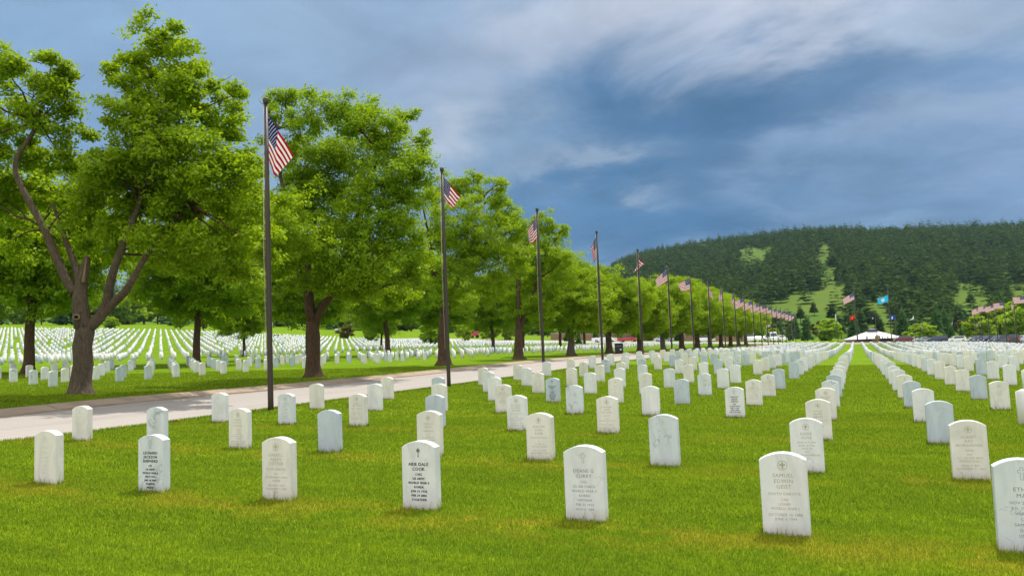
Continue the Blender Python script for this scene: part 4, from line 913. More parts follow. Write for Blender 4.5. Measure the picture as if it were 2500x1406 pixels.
# ------------------------------------------------------------------ flags
def usflag():
    m = NT('stars_and_stripes'); uv = m.n('ShaderNodeUVMap').outputs[0]; u, v = m.sep(uv)[:2]
    s = m.math('MODULO', m.math('FLOOR', m.math('MULTIPLY', v, 13)), 2)
    c = m.mix(m.math('GREATER_THAN', s, .5), (.40, .004, .014), (.80, .78, .80))
    can = m.math('MULTIPLY', m.math('LESS_THAN', u, .4), m.math('GREATER_THAN', v, 6/13))
    # 50 stars: 11 half-columns by 9 half-rows, every other cell
    a = m.math('MULTIPLY', u, 12/.4); b = m.math('MULTIPLY', m.math('SUBTRACT', v, 6/13), 10*13/7)
    ia = m.math('ROUND', a); ib = m.math('ROUND', b)
    dx = m.math('SUBTRACT', a, ia); dy = m.math('SUBTRACT', b, ib)
    par = m.math('LESS_THAN', m.math('MODULO', m.math('ADD', ia, ib), 2), .5)
    inn = m.math('MULTIPLY', m.math('MULTIPLY', m.math('GREATER_THAN', ia, .5), m.math('LESS_THAN', ia, 11.5)), m.math('MULTIPLY', m.math('GREATER_THAN', ib, .5), m.math('LESS_THAN', ib, 9.5)))
    an = m.math('ARCTAN2', dx, dy); rr = m.math('SQRT', m.math('ADD', m.math('MULTIPLY', dx, dx), m.math('MULTIPLY', dy, dy)))
    star = m.math('LESS_THAN', rr, m.math('MULTIPLY_ADD', m.math('COSINE', m.math('MULTIPLY', an, 5)), .09, .30))
    st = m.math('MULTIPLY', m.math('MULTIPLY', star, par), inn)
    cc = m.mix(st, (.008, .014, .105), (.80, .80, .84)); c = m.mix(can, c, cc)
    d = m.n('ShaderNodeBsdfDiffuse', ins={0: c}); t = m.n('ShaderNodeBsdfTranslucent', ins={0: c})
    return m.out(m.n('ShaderNodeMixShader', ins={0: .22, 1: d.outputs[0], 2: t.outputs[0]}).outputs[0])
def crestflag(name, field, crest, crest2, shape='round'):
    m = NT(name); uv = m.n('ShaderNodeUVMap').outputs[0]; u, v = m.sep(uv)[:2]
    dx = m.math('MULTIPLY', m.math('SUBTRACT', u, .5), 1.5); dy = m.math('SUBTRACT', v, .5)
    rr = m.math('SQRT', m.math('ADD', m.math('MULTIPLY', dx, dx), m.math('MULTIPLY', dy, dy)))
    an = m.math('ARCTAN2', dx, dy)
    ed = .27 if shape == 'round' else m.math('MULTIPLY_ADD', m.math('COSINE', m.math('MULTIPLY', an, 2 if shape == 'wing' else 24)), .06, .27)
    c = m.mix(m.math('LESS_THAN', rr, ed), field, crest); c = m.mix(m.math('LESS_THAN', rr, .15), c, crest2)
    d = m.n('ShaderNodeBsdfDiffuse', ins={0: c}); t = m.n('ShaderNodeBsdfTranslucent', ins={0: c})
    return m.out(m.n('ShaderNodeMixShader', ins={0: .22, 1: d.outputs[0], 2: t.outputs[0]}).outputs[0])
M_us = usflag()
def flag_mesh(name, cs, mat, wave=.06, nw=2.2, bulge=0, curl=0, seed=0, nu=26, nv=16):
    """cs: hoist top, hoist bottom, fly bottom, fly top in metres in the flag's own upright plane (x out, z up)"""
    r = random.Random(seed); ph = r.uniform(0, 6.28); V = []; UVs = []
    ht_, hb, fb, ft = [np.array(c, float) for c in cs]
    for i in range(nu+1):
        u = i/nu
        for j in range(nv+1):
            v = j/nv; p = (ht_*(1-u)+ft*u)*v+(hb*(1-u)+fb*u)*(1-v)
            y = wave*math.sin(u*nw*6.28+ph+v*1.6)*u**.6+bulge*math.sin(u*math.pi)
            x = p[0]; z = p[1]-.04*math.sin(u*math.pi)*(1-v)+.02*math.sin(u*9+ph+v*3)*u
            if curl and v < curl:                   # lower edge folded back up over itself
                q = (curl-v)/curl; z += 2*q*curl*.55*abs(ht_[1]-hb[1]); y -= .08*math.sin(q*3.14)+.05*q; x *= 1-.12*q
            V.append((x, y, z)); UVs.append((u, v))
    Fs = np.array([[i*(nv+1)+j, (i+1)*(nv+1)+j, (i+1)*(nv+1)+j+1, i*(nv+1)+j+1] for i in range(nu) for j in range(nv)])
    me = mesh(name, V, Fs, mat, True); uvl = me.uv_layers.new(name='UVMap'); li = np.empty(len(me.loops), np.int32); me.loops.foreach_get('vertex_index', li)
    uvl.data.foreach_set('uv', np.array(UVs, np.float32)[li].ravel()); return me
def make_pole(X, Y, H, label, group, r=.062, z=None, cap='drum', parts=True):
    zz = g1(X, Y) if z is None else z
    t = empty('flagpole', (X, Y, zz)); tag(t, label, 'flagpole', group)
    V, Fs = tube([(0, 0, -.2), (0, 0, .3), (0, 0, H*.6), (0, 0, H-.12)], [r*1.05, r, r*.9, r*.62], 14); link('shaft', mesh('shaft', V, Fs, M_pole, True), t)
    if cap == 'drum': V, Fs = tube([(0, 0, H-.13), (0, 0, H-.12), (0, 0, H-.09), (0, 0, H-.015), (0, 0, H)], [r*.6, r*.95, r*1.05, r*1.05, r*.8], 14)
    else: V, Fs = tube([(0, 0, H-.12), (0, 0, H-.08), (0, 0, H-.04), (0, 0, H)], [r*.5, r*1.3, r*1.3, r*.4], 12)
    link('cap', mesh('cap', V, Fs, M_pole, True), t)
    V, Fs = tube([(-r-.02, -.02, 1.2), (-r-.035, -.03, H*.5), (-r*.7-.02, -.01, H-.2)], .006, 5); link('halyard', mesh('halyard', V, Fs, M_rope, True), t)
    return t
PT = [(648, 240), (1087, 413), (1310, 508), (1452, 562), (1556, 608), (1627, 640), (1684, 668), (1727, 680), (1759, 700), (1790, 713)]
gL = 'flagpoles in the row along the left drive'; gR = 'flagpoles in the row along the right side'
gf = 'American flags flying from the rows of poles'
right = np.array([math.cos(.38), math.sin(.38)])
def put_flag(me, X, Y, z, label, group=gf, rz=.38, name='flag'):
    o = link(name, me, loc=(X, Y, z)); o.rotation_euler = (0, 0, rz); tag(o, label, 'flag', group); return o
# corners measured from the photograph in metres at each pole: hoist top, hoist bottom, fly bottom, fly top
FL = {0: ([(.05, .05), (.05, -1.0), (.20, -1.40), (.60, -.90)], .035, 1.2, .0, .0), 1: ([(.05, .06), (.05, -.92), (.20, -1.12), (.58, -.60)], .05, 1.3, .10, .28),
      2: ([(-.05, 0), (-.05, -.92), (-.36, -1.15), (-.42, -.55)], .07, 1.8, .05, 0), 3: ([(-.06, 0), (-.06, -.95), (-.22, -1.30), (-.34, -.5)], .08, 2.2, .1, 0),
      4: ([(-.05, 0), (-.05, -.9), (-.42, -1.1), (.40, -.55)], .12, 1.6, .25, 0), 5: ([(-.05, 0), (-.05, -.95), (-.78, -1.35), (-.92, -.85)], .05, 1.2, 0, 0),
      6: ([(-.05, 0), (-.05, -.92), (-.75, -1.05), (-1.0, -.40)], .06, 1.3, 0, 0), 7: ([(-.04, 0), (-.04, -.95), (.38, -1.6), (.32, -.95)], .07, 1.6, .1, 0), 8: ([(-.05, 0), (-.05, -.95), (-.30, -1.45), (-.42, -.75)], .07, 2, .1, 0),
      9: ([(-.05, 0), (-.05, -.95), (-.35, -1.5), (-.40, -.8)], .08, 2, .1, 0)}
XP, YP0, DP = -11.96, 14.933, 8.648
for k in range(21):
    Y = YP0+k*DP; zb = g1(XP, Y)
    zt = float(onX(PT[k][0], PT[k][1], XP)[2]) if k < 7 else zb+6.75
    H = zt-zb
    lab = 'nearest flagpole, tall bronze, standing at the grass edge of the drive' if k == 0 else f'{ordn(k+1)} bronze flagpole of the left row along the drive, counting away'
    make_pole(XP, Y, H, lab, gL)
    if k in FL: cs, wv, nw, bu, cu = FL[k]
    else:
        r_ = random.Random(k); dr = r_.uniform(.15, .75); ln_ = r_.uniform(.9, 1.4); cs = [(-.05, 0), (-.05, -.93), (-.05-ln_, -.93-dr), (-.05-ln_, -dr*.9)]; wv, nw, bu, cu = .07, 1.5, 0, 0
    me = flag_mesh('flag', cs, M_us, wv, nw, bu, cu, k)
    lab = {0: 'drooping striped American flag on the nearest flagpole, folded downward to the right', 1: 'American flag on the second left pole, curled up at its lower edge'}.get(k, f'American flag on the {ordn(k+1)} left flagpole')
    put_flag(me, XP, Y, zt-(.42 if k == 0 else .36), lab)
for q, k in enumerate(range(13, 20)):
    Y = YP0+k*DP; zb = g1(21, Y); H = 7.0 if q else 7.2
    make_pole(21, Y, H, f'{ordn(q+1)} bronze flagpole of the right-hand row, counting from the nearest in view', gR)
    if q == 1: cs = [(-.05, 0), (-.05, -.95), (-.35, -1.75), (-.45, -1.1)]
    elif q == 6: cs = [(-.05, 0), (-.05, -.95), (-.30, -1.5), (-.35, -1.0)]
    else: cs = [(-.05, 0), (-.05, -.93), (-1.55, -1.0-.35*(q % 2)), (-1.6, -.15-.35*(q % 2))]
    put_flag(flag_mesh('flag', cs, M_us, .08, 1.4, 0, 0, 50+q), 21, Y, zb+H-.35, f'American flag on the {ordn(q+1)} pole of the right-hand row', gf)
# tall poles and service flags before the shelter
gS = 'poles of the flag court before the shelter'
def court(px, ybot, ytop, D, fl, mat, lab, flab, r, cap='ball', off=.2):
    P = atD(px, ybot, D); X, Y = P[0], P[1]; zb = g1(X, Y); T = atD(px, ytop, D); H = T[2]-zb
    make_pole(X, Y, H, lab, gS, r, cap=cap)
    if fl is not None: put_flag(flag_mesh('flag', fl, mat, .09, 1.2, .1, 0, int(px)), X, Y, zb+H-off, flab, 'flags of the flag court' if mat is not M_us else gf)
M_state = crestflag('sky_blue_flag', (.03, .42, .72), (.62, .66, .62), (.70, .74, .78), 'sun'); M_red = crestflag('red_flag', (.62, .02, .015), (.70, .30, .04), (.62, .05, .03)); M_black = crestflag('black_flag', (.012, .012, .018), (.6, .6, .6), (.03, .03, .03))
M_navy = crestflag('blue_flag', (.02, .06, .38), (.66, .68, .72), (.5, .5, .45), 'wing'); M_white = crestflag('white_flag', (.75, .76, .78), (.3, .35, .5), (.7, .7, .72)); M_green = crestflag('pale_green_flag', (.62, .74, .66), (.10, .30, .18), (.62, .74, .66), 'wing')
court(2094, 831, 690, 214, [(-.1, 0), (-.1, -1.9), (-2.85, -3.1), (-3.1, -1.5)], M_us, 'tall dark flagpole left of the shelter centre, with a large American flag', 'largest American flag, on the tall pole left of the shelter', .13, off=2.4)
court(2177, 832, 700, 214, [(-.1, 0), (-.1, -1.75), (-2.7, -2.4), (-2.9, -1.0)], M_state, 'tall dark flagpole right of the shelter, with the sky-blue flag', 'sky-blue flag with a pale round seal on the tall right pole', .13, off=2.0)
court(2046, 832, 760, 205, [(-.05, 0), (-.05, -1.6), (-.3, -1.75), (-.32, -.2)], M_white, 'slim pole with the hanging white flag', 'limp white flag hanging on the slim pole left of the shelter', .06, off=.6)
court(2092.5, 832, 762, 205.6, [(-.15, 0), (-.15, -.95), (-1.35, -1.6), (-1.35, -.65)], M_red, 'slim pole with the red flag, right beside the tall pole', 'red flag with gold emblem beside the tall left pole', .05, off=.5)
court(2141, 832, 766, 205, [(-.05, 0), (-.05, -.9), (-1.2, -1.2), (-1.15, -.35)], M_black, 'slim pole in the middle with the black flag', 'small black flag with a white disc above the shelter', .05, off=.4)
court(2190, 833, 764, 205, [(-.05, 0), (-.05, -.95), (-1.35, -1.3), (-1.35, -.35)], M_navy, 'slim pole with the dark blue flag, right of the shelter', 'dark blue flag with white emblem right of the shelter', .05, off=.45)
court(2236, 834, 766, 205, [(-.05, 0), (-.05, -.9), (-1.25, -1.15), (-.3, -.5)], M_green, 'slim pole with the pale green flag, before the blue-green spruce', 'pale flag with a green emblem before the blue-green spruce', .05, off=.4)
for q, (px, yt, yb, dr) in enumerate(((1884, 785, 833, .7), (2004, 797, 833, .8), (2256, 787, 835, 1.3), (2330, 778, 836, 1.3), (2391, 782, 838, 1.3))):
    D = 236; n_ = ('left of the bright small tree', 'before the brownish tree', 'before the low bright tree', 'behind the parked cars', 'before the bright broadleaf tree')[q]
    court(px, yb, yt, D, [(-.04, 0), (-.04, -1.0), (-.3-.9*(q == 0), -1.2-dr*.4), (-.35-.9*(q == 0), -dr)], M_us, f'far thin flagpole {n_}', f'small American flag on the far thin pole {n_}', .05, off=.3)
# white post by the last poles
# ------------------------------------------------------------------ shelter
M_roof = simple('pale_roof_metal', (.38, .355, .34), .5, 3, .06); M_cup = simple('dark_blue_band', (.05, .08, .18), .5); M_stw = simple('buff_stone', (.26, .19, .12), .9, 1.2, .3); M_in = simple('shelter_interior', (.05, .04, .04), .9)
M_stone2 = simple('low_wall_stone', (.30, .23, .15), .9, 1.0, .3)
P = atD(2131, 832, 240); sx0, sy0 = float(P[0]), float(P[1]); sz0 = g1(sx0, sy0)
mpp = 240/FPX
zt = lambda y: float(atD(2131, y, 240)[2])-sz0
sh = empty('shelter', (sx0, sy0, sz0), .02); tag(sh, 'open picnic shelter with a wide pale hipped roof and stone piers', 'shelter')
e = zt(826.5); rg = zt(808); W2 = 65*mpp*1.04
V = [(-W2, -5, e), (W2, -5, e), (W2, 6, e), (-W2, 6, e), (-W2*.13, -.3, rg), (W2*.15, -.3, rg), (W2*.15, .6, rg), (-W2*.13, .6, rg)]
V += [(x, y, z-.18) for x, y, z in V[:4]]
Fs = [(0, 1, 5, 4), (1, 2, 6, 5), (2, 3, 7, 6), (3, 0, 4, 7), (4, 5, 6, 7), (0, 8, 9, 1), (1, 9, 10, 2), (2, 10, 11, 3), (3, 11, 8, 0), (8, 11, 10, 9)]
rf = link('roof', mesh('roof', V, Fs, M_roof), sh)
V, Fs = box((.05, .15, rg+.25), (W2*.27, 1.6, .6)); link('cupola', mesh('cupola', V, Fs, M_cup), rf)
V = [(-W2*.17, -.9, rg+.5), (W2*.19, -.9, rg+.5), (W2*.19, 1.2, rg+.5), (-W2*.17, 1.2, rg+.5), (.05, .15, rg+.66)]; Fs = [(0, 1, 4), (1, 2, 4), (2, 3, 4), (3, 0, 4), (0, 3, 2, 1)]
link('cupola_roof', mesh('cupola_roof', V, Fs, M_roof), rf)
for x0, x1, in ((-.97, -.62), (-.05, .12), (.78, .98)):
    V, Fs = box(((x0+x1)/2*W2, -4.2, e/2-.3), ((x1-x0)*W2, .5, e+.4)); link('stone_pier', mesh('stone_pier', V, Fs, M_stw), sh)
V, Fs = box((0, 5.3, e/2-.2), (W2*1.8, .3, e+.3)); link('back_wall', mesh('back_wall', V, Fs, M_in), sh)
V, Fs = box((0, .5, .05), (W2*1.9, 9, .1)); link('floor', mesh('floor', V, Fs, M_lot), sh)
# plaque / monument before the shelter
P = atD(2143, 833, 212); X, Y = float(P[0]), float(P[1]); z = g1(X, Y); mo = empty('monument', (X, Y, z)); tag(mo, 'small tan stone monument block before the shelter roof', 'monument'); u_ = 212/FPX
V, Fs = merge([box((0, 0, 12*u_), (12*u_, .5, 8*u_)), box((0, 0, 17*u_), (5*u_, .45, 3*u_))]); link('block', mesh('block', V, Fs, M_stw), mo); V, Fs = box((0, 0, 3.6*u_), (4*u_, .4, 8.4*u_)); link('pedestal', mesh('pedestal', V, Fs, M_stw), mo)
def wall(name, x0, x1, yb, D, hpx, th, mat, label, cop=None, zoff=0):
    A_ = atD(x0, yb, D); B_ = atD(x1, yb, D); t = empty(name, (float(A_[0]), float(A_[1]), 0)); tag(t, label, 'wall')
    n = 14; V = []; C = []; h = hpx/FPX*D
    for k in range(n+1):
        q = k/n; X = A_[0]*(1-q)+B_[0]*q; Y = A_[1]*(1-q)+B_[1]*q; z = g1(X, Y)+zoff
        V += [(X-A_[0], Y-A_[1], z-.4), (X-A_[0], Y-A_[1], z+h), (X-A_[0], Y-A_[1]+th, z+h), (X-A_[0], Y-A_[1]+th, z-.4)]
        C += [(X-A_[0], Y-A_[1]-.06, z+h+.002), (X-A_[0], Y-A_[1]-.06, z+h+.16), (X-A_[0], Y-A_[1]+th+.06, z+h+.16), (X-A_[0], Y-A_[1]+th+.06, z+h+.002)]
    Fs = [(4*k+j, 4*k+4+j, 4*k+4+(j+1) % 4, 4*k+(j+1) % 4) for k in range(n) for j in range(4)]+[(0, 1, 2, 3), (4*n+3, 4*n+2, 4*n+1, 4*n)]
    link('masonry', mesh('masonry', V, Fs, mat), t)
    if cop: link('coping', mesh('coping', C, Fs, cop), t)
m = NT('red_brick_wall'); br = m.n('ShaderNodeTexBrick', ins={'Vector': m.n('ShaderNodeCombineXYZ', ins={0: m.sep(pos(m))[0], 1: m.sep(pos(m))[2], 2: 0}).outputs[0], 'Scale': 1.4, 'Color1': (.30, .13, .09, 1), 'Color2': (.20, .09, .07, 1), 'Mortar': (.32, .26, .22, 1)})
c = m.mix(m.math('MULTIPLY', m.noise(pos(m), .6, 4), .5), br.outputs[0], (.28, .19, .13)); M_brick = m.out(m.bsdf(c, .9).outputs[0])
M_cop = simple('pale_coping', (.42, .36, .28), .8)
wall('brick_wall', 1345, 1600, 833, 226, 15, .5, M_brick, 'long red-brown brick wall behind the white pickup and the red car', M_cop)
wall('brick_wall', 1625, 1842, 834, 228, 17, .5, M_brick, 'red-brown brick wall with pale coping behind the white car, right stretch', M_cop)
wall('stone_wall', 2049, 2250, 837, 191, 4, .4, M_stone2, 'low buff stone wall closing the rows before the shelter')
wall('stone_wall', 2255, 2410, 838, 196, 3, .4, M_stone2, 'low grey-brown wall behind the stones, below the parked cars')
# ------------------------------------------------------------------ vehicles
M_glass = NT('car_glass'); M_glass = M_glass.out(M_glass.bsdf((.02, .03, .04), .08, spec=.8).outputs[0]); M_tyre = simple('tyre', (.015, .015, .016), .9); M_rim = simple('rim', (.35, .35, .37), .4, metal=.7)
M_lamp = simple('tail_lamp', (.55, .02, .01), .3); M_head = simple('head_lamp', (.75, .75, .72), .2)
def paint(n, c, metal=.2):
    m = NT(n); b = m.bsdf(c, .3, spec=.6, metal=metal); b.inputs['Coat Weight'].default_value = .6; b.inputs['Coat Roughness'].default_value = .08; return m.out(b.outputs[0])
PNT = {'white': paint('white_paint', (.78, .78, .78), 0), 'red': paint('red_paint', (.42, .01, .03)), 'silver': paint('silver_paint', (.42, .46, .52), .4), 'navy': paint('navy_paint', (.02, .03, .09)), 'grey': paint('dark_grey_paint', (.06, .07, .10)), 'black': paint('black_paint', (.012, .012, .015)), 'maroon': paint('maroon_paint', (.16, .02, .03))}
PROF = {'suv': (4.7, 1.75, [(0, .55), (.05, .95), (.9, 1.05), (1.6, 1.66), (2.9, 1.74), (4.2, 1.66), (4.62, 1.05), (4.7, .5)], (1.15, 4.35, 1.08)),
        'sedan': (4.7, 1.45, [(0, .5), (.08, .78), (1.2, .92), (2.0, 1.40), (3.1, 1.44), (4.0, 1.02), (4.62, .95), (4.7, .5)], (1.5, 3.85, .98)),
        'pickup': (5.8, 1.85, [(0, .6), (.06, 1.0), (1.3, 1.12), (1.95, 1.78), (3.5, 1.82), (3.75, 1.18), (5.74, 1.15), (5.8, .6)], (1.5, 3.6, 1.2)),
        'van': (5.6, 2.5, [(0, .55), (.08, 1.05), (.8, 1.25), (1.5, 2.35), (2.0, 2.48), (5.5, 2.48), (5.58, 1.2), (5.6, .5)], (.95, 5.4, 1.35))}
def car(kind, pn, X, Y, rz, label, cat='car', z=None, group='vehicles parked beyond the rows of stones'):
    L, H, pf, (w0, w1, belt) = PROF[kind]; t = empty({'suv': 'parked_car', 'sedan': 'parked_car', 'pickup': 'pickup_truck', 'van': 'van'}[kind], (X, Y, (g1(X, Y)+.05) if z is None else z), rz); tag(t, label, cat, group)
    hw = .92 if kind != 'van' else 1.0; lower = [(L, .32), (0, .32)]; P = pf+lower
    def hwz(z): return hw if z < belt else hw*(1-.20*(z-belt)/(H-belt+.01))
    n = len(P); V = [(x-L/2, -hwz(z), z) for x, z in P]+[(x-L/2, hwz(z), z) for x, z in P]
    Fs = [tuple(range(n))[::-1], tuple(range(n, 2*n))]+[(j, (j+1) % n, n+(j+1) % n, n+j) for j in range(n)]
    me = mesh('body', V, Fs, PNT[pn]); link('body', me, t)
    top = H-.12
    for s in (-1, 1):
        zs = [belt+.03, top]; ys = [s*(hwz(z_)+.006) for z_ in zs]; mid = [(w0-L/2+.10, zs[0]), (w1-L/2-.10, zs[0]), (w1-L/2-.42, zs[1]), (w0-L/2+.62, zs[1])]
        V = [(x, s*(hwz(z_)+.008), z_) for x, z_ in mid]; link('side_window', mesh('side_window', V, [(0, 1, 2, 3) if s < 0 else (3, 2, 1, 0)], M_glass), t)
    def glassq(i0, i1, nm):
        (xa, za), (xb, zb_) = pf[i0], pf[i1]; q = lambda f: (xa+(xb-xa)*f-L/2, za+(zb_-za)*f); a = q(.12); b = q(.9); nx = -(zb_-za); nz = xb-xa; l_ = math.hypot(nx, nz); ox, oz = nx/l_*.012, nz/l_*.012
        V = [(a[0]+ox, -hwz(a[1])*.88, a[1]+oz), (a[0]+ox, hwz(a[1])*.88, a[1]+oz), (b[0]+ox, hwz(b[1])*.88, b[1]+oz), (b[0]+ox, -hwz(b[1])*.88, b[1]+oz)]; link(nm, mesh(nm, V, [(0, 3, 2, 1)], M_glass), t)
    glassq(2, 3, 'windscreen')
    glassq(*{'suv': (5, 6), 'sedan': (4, 5), 'pickup': (4, 5), 'van': (5, 6)}[kind], 'rear_window')
    for sx_ in (.19, .80):
        for s in (-1, 1):
            x = L*sx_-L/2; V, Fs = tube([(x, s*(hw-.22), .34), (x, s*(hw+.02), .34)], .34, 18); w_ = link('wheel', mesh('wheel', V, Fs, M_tyre), t)
            V, Fs = tube([(x, s*(hw+.015), .34), (x, s*(hw+.03), .34)], .20, 14); link('rim', mesh('rim', V, Fs, M_rim), w_)
    for s in (-1, 1):
        V, Fs = box((-L/2-.01+.02, s*hw*.72, .78 if kind != 'van' else .95), (.08, .34, .16)); link('headlight', mesh('headlight', V, Fs, M_head), t)
        V, Fs = box((L/2-.01, s*hw*.86, .95 if kind != 'sedan' else .82), (.07, .20, .45 if kind in ('suv', 'pickup', 'van') else .18)); link('tail_light', mesh('tail_light', V, Fs, M_lamp), t)
    return t
def at_px(x, yb, D): P = atD(x, yb, D); return float(P[0]), float(P[1])
for kind, pn, x, D, rz, lab, cat in (('pickup', 'white', 1476, 197, math.pi+.05, 'white pickup truck before the brick wall, seen side-on', 'pickup'), ('suv', 'red', 1533, 200, math.pi-.05, 'dark red car before the brick wall, right of the white pickup', 'car'),
    ('sedan', 'silver', 1621, 203, math.pi, 'silver saloon behind the tree trunks, before the wall', 'car'), ('suv', 'white', 1722, 200, math.pi, 'white estate car partly behind a flagpole, near the wall', 'car'),
    ('van', 'white', 1832, 205, 1.75, 'white van facing the viewer at the end of the drive', 'van'), ('sedan', 'white', 1850, 222, 1.9, 'white car just right of the white van', 'car'), ('van', 'white', 1886, 214, 1.9, 'second white van, at the foot of the small bright tree', 'van'), ('suv', 'white', 1905, 219, 2.1, 'white four-wheel-drive right of the second white van', 'car'), ('sedan', 'silver', 1871, 224, 2.0, 'silver car half hidden left of the second white van', 'car'),
    ('suv', 'maroon', 2206, 222, .2, 'dark maroon car just right of the shelter', 'car'), ('sedan', 'white', 2226, 224, .1, 'low white car right of the maroon one', 'car'), ('sedan', 'silver', 2254, 214, .25, 'silver car left of the navy one', 'car'), ('suv', 'navy', 2288, 208, .1, 'navy four-wheel-drive seen side-on, centre of the parked cars', 'car'),
    ('suv', 'white', 2335, 222, .3, 'white car between the two young spruces', 'car'), ('sedan', 'white', 2372, 222, .2, 'white car beside the nearest right flagpoles, left end of a line', 'car'),
    ('suv', 'grey', 2390, 190, .75, 'first dark grey four-wheel-drive in the slanted line at right', 'car'), ('suv', 'navy', 2414, 184, .75, 'dark blue four-wheel-drive, second in the slanted line at right', 'car'), ('suv', 'grey', 2441, 180, .75, 'dark grey car, third in the slanted line at right', 'car'),
    ('pickup', 'black', 2477, 150, 1.2, 'black pickup with red tail lights near the right edge', 'pickup'), ('suv', 'silver', 2502, 172, .6, 'silver car at the right edge beyond the black pickup', 'car')):
    X, Y = at_px(x, 836, D); o = car(kind, pn, X, Y, rz, lab, cat)
    if lab.startswith('black pickup'): o.rotation_euler = (0, 0, -1.75+.0)
# red lorry and tan kiosk on the far lawn
X, Y = at_px(1158, 814, 236); z = g1(X, Y); t = empty('lorry', (X, Y, z), .3); tag(t, 'small bright red lorry cab on the far lawn, left of centre', 'lorry')
V, Fs = merge([box((0, 0, 1.0), (2.2, 1.8, .9))]); link('bonnet', mesh('bonnet', V, Fs, PNT['red']), t)
V = [(-.2, -.9, .6), (1.2, -.9, .6), (1.2, .9, .6), (-.2, .9, .6), (.1, -.8, 1.95), (1.15, -.8, 1.95), (1.15, .8, 1.95), (.1, .8, 1.95)]
link('cab', mesh('cab', V, [(0, 3, 2, 1), (4, 5, 6, 7), (0, 1, 5, 4), (1, 2, 6, 5), (2, 3, 7, 6), (3, 0, 4, 7)], PNT['red']), t)
V, Fs = box((.62, -.86, 1.55), (.7, .06, .45)); link('window', mesh('window', V, Fs, M_glass), t)
for x in (-.7, .8):
    for s in (-1, 1): V, Fs = tube([(x, s*.75, .4), (x, s*.98, .4)], .4, 16); link('wheel', mesh('wheel', V, Fs, M_tyre), t)
X, Y = at_px(823, 813, 240); z = g1(X, Y); t = empty('kiosk', (X, Y, z), -.3); tag(t, 'tiny tan hut with a pale roof on the far lawn', 'hut')
V, Fs = box((0, 0, .45), (1.1, .9, 1.1)); link('wall', mesh('wall', V, Fs, M_stw), t); V = [(-.7, -.6, 1.0), (.7, -.6, 1.0), (.7, .6, 1.0), (-.7, .6, 1.0), (-.7, 0, 1.4), (.7, 0, 1.4)]
link('roof', mesh('roof', V, [(0, 1, 5, 4), (2, 3, 4, 5), (0, 4, 3), (1, 2, 5), (0, 3, 2, 1)], M_roof), t)
# ------------------------------------------------------------------ litter bin by the kerb
P = onX(1512, 871, -18.0); X, Y = float(P[0]), float(P[1]); z = g1(X, Y); t = empty('litter_bin', (X, Y, z), .35); tag(t, 'squat dark navy litter bin with small white labels by the kerb', 'bin')
M_bin = simple('navy_bin', (.010, .014, .03), .5); M_lbl = simple('bin_label', (.7, .7, .7), .6)
bw = .64; bh = .72
V, Fs = merge([box((0, 0, bh/2), (bw, .5, bh))]); link('body', mesh('body', V, Fs, M_bin), t)
V, Fs = merge([box((0, 0, bh+.03), (bw+.05, .55, .06)), box((0, 0, bh+.12), (bw-.02, .5, .12))]); link('lid', mesh('lid', V, Fs, M_bin), t)
for px_, pz, w_, h_ in ((-.26, bh-.06, .03, .05), (-.12, bh-.06, .03, .04), (-.02, bh-.06, .03, .04), (.10, bh-.05, .03, .04), (.12, .42, .14, .05), (.12, .35, .14, .05)):
    V, Fs = box((px_, -.252, pz), (w_, .006, h_)); link('label_plate', mesh('label_plate', V, Fs, M_lbl), t)
# bench-like black stand in the far field
X, Y = at_px(675, 826, 178); z = g1(X, Y); t = empty('bench', (X, Y, z), .2); tag(t, 'small black bench or stand among the far stones, right of the first flagpole', 'bench')
V, Fs = box((0, 0, .62), (1.1, .4, .12)); link('seat', mesh('seat', V, Fs, M_bin), t)
for s in (-.45, .45): V, Fs = box((s, 0, .28), (.08, .36, .56)); link('leg', mesh('leg', V, Fs, M_bin), t)
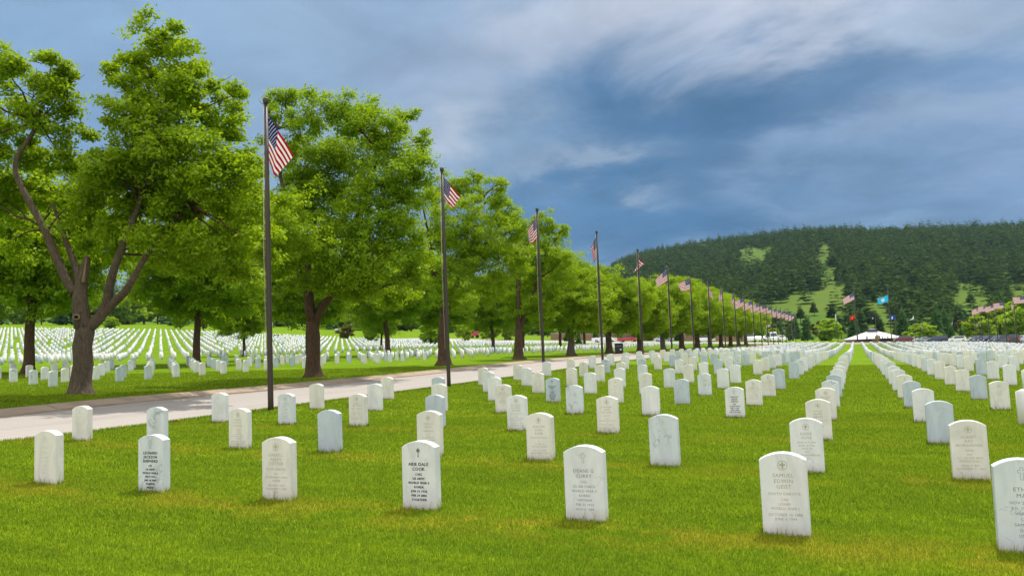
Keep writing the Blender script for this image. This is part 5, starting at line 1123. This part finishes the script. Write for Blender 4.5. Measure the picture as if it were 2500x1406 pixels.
# ------------------------------------------------------------------ people, tiny and far off
M_skin = simple('skin', (.45, .27, .18), .6); M_hair = simple('dark_hair', (.03, .02, .015), .8)
def person(X, Y, rz, shirt, label, seed=0, pants=(.03, .04, .08), sit=False):
    r = random.Random(seed); o = empty('person', (X, Y, g1(X, Y)+.06), rz); tag(o, label, 'person', 'people far off by the shelter and the drive')
    me = bpy.data.meshes.new('body'); J = {'pel': (0, 0, .92), 'bel': (0, .01, 1.08), 'che': (0, .02, 1.30), 'nek': (0, .02, 1.47), 'hea': (0, -.01, 1.60), 'cro': (0, 0, 1.70)}
    st_ = r.uniform(.04, .10)
    for s, n in ((-1, 'l'), (1, 'r')):
        J['sh'+n] = (s*.17, .02, 1.40); J['el'+n] = (s*.24, .03, 1.13); J['wr'+n] = (s*.22, -.06, .90); J['ha'+n] = (s*.21, -.09, .82)
        J['hi'+n] = (s*.09, 0, .88); J['kn'+n] = (s*.10, -.03-s*st_*.5, .48); J['an'+n] = (s*.11, s*st_, .08); J['to'+n] = (s*.12, s*st_-.16, .03)
    K = list(J); E = [('pel', 'bel'), ('bel', 'che'), ('che', 'nek'), ('nek', 'hea'), ('hea', 'cro')]
    for n in 'lr': E += [('che', 'sh'+n), ('sh'+n, 'el'+n), ('el'+n, 'wr'+n), ('wr'+n, 'ha'+n), ('pel', 'hi'+n), ('hi'+n, 'kn'+n), ('kn'+n, 'an'+n), ('an'+n, 'to'+n)]
    me.from_pydata([J[k] for k in K], [(K.index(a), K.index(b)) for a, b in E], []); rad = {'pel': .14, 'bel': .13, 'che': .15, 'nek': .06, 'hea': .095, 'cro': .075, 'sh': .06, 'el': .045, 'wr': .032, 'ha': .035, 'hi': .09, 'kn': .06, 'an': .045, 'to': .04}
    b = link('body', me, o); b.modifiers.new('skin', 'SKIN'); sk = me.skin_vertices[0]
    for i, k in enumerate(K): q = rad.get(k, rad.get(k[:2])); sk.data[i].radius = (q, q*.8)
    sk.data[0].use_root = True; b.modifiers.new('sub', 'SUBSURF').levels = 1
    m = NT('clothes_'+shirt[0]); z = m.sep(m.n('ShaderNodeTexCoord').outputs['Object'])[2]
    c = m.mix(m.math('GREATER_THAN', z, .98), pants, shirt[1]); c = m.mix(m.math('GREATER_THAN', z, 1.48), c, (.45, .27, .18)); me.materials.append(m.out(m.bsdf(c, .8).outputs[0]))
    V, Fs = tube([(0, .02, 1.66), (0, .02, 1.72), (0, .01, 1.76)], [.10, .095, .03], 10); link('hair', mesh('hair', V, Fs, M_hair, True), o)
X, Y = at_px(1811, 836, 196); person(X, Y, .2, ('green', (.02, .28, .10)), 'person in a green shirt standing between the tree trunks near the white van', 1)
X, Y = at_px(1803, 836, 198); person(X, Y, -.3, ('dark', (.04, .05, .08)), 'person in dark clothes beside the one in green', 2)
for q, (px, c) in enumerate(((2148, 'white'), (2155, 'pale blue'), (2161, 'white and dark'), (2168, 'grey'), (2117, 'dark blue'))):
    X, Y = at_px(px, 832, 234); cl = {'white': (.7, .7, .7), 'pale blue': (.4, .5, .65), 'white and dark': (.62, .6, .6), 'grey': (.4, .4, .42), 'dark blue': (.05, .08, .2)}[c]
    person(X, Y, q*.9, (c.replace(' ', '_'), cl), f'person in {c} standing under the shelter roof, {ordn(q+1) if q < 4 else "left of the middle pier"}'+(' from its middle pier' if q < 4 else ''), 5+q)

# ------------------------------------------------------------------ haze
m = NT('haze'); pvn = m.n('ShaderNodeVolumePrincipled'); pvn.inputs['Color'].default_value = (.55, .80, 1.0, 1); pvn.inputs['Density'].default_value = .00005; pvn.inputs['Anisotropy'].default_value = .3
o_ = m.n('ShaderNodeOutputMaterial'); m.t.links.new(pvn.outputs[0], o_.inputs['Volume'])
V, Fs = box((400, 600, 150), (5200, 2600, 360)); V[:, 2] = np.where(V[:, 2] < 100, -60, 330)
tag(link('haze', mesh('haze', V, Fs, m.m)), kind='stuff')
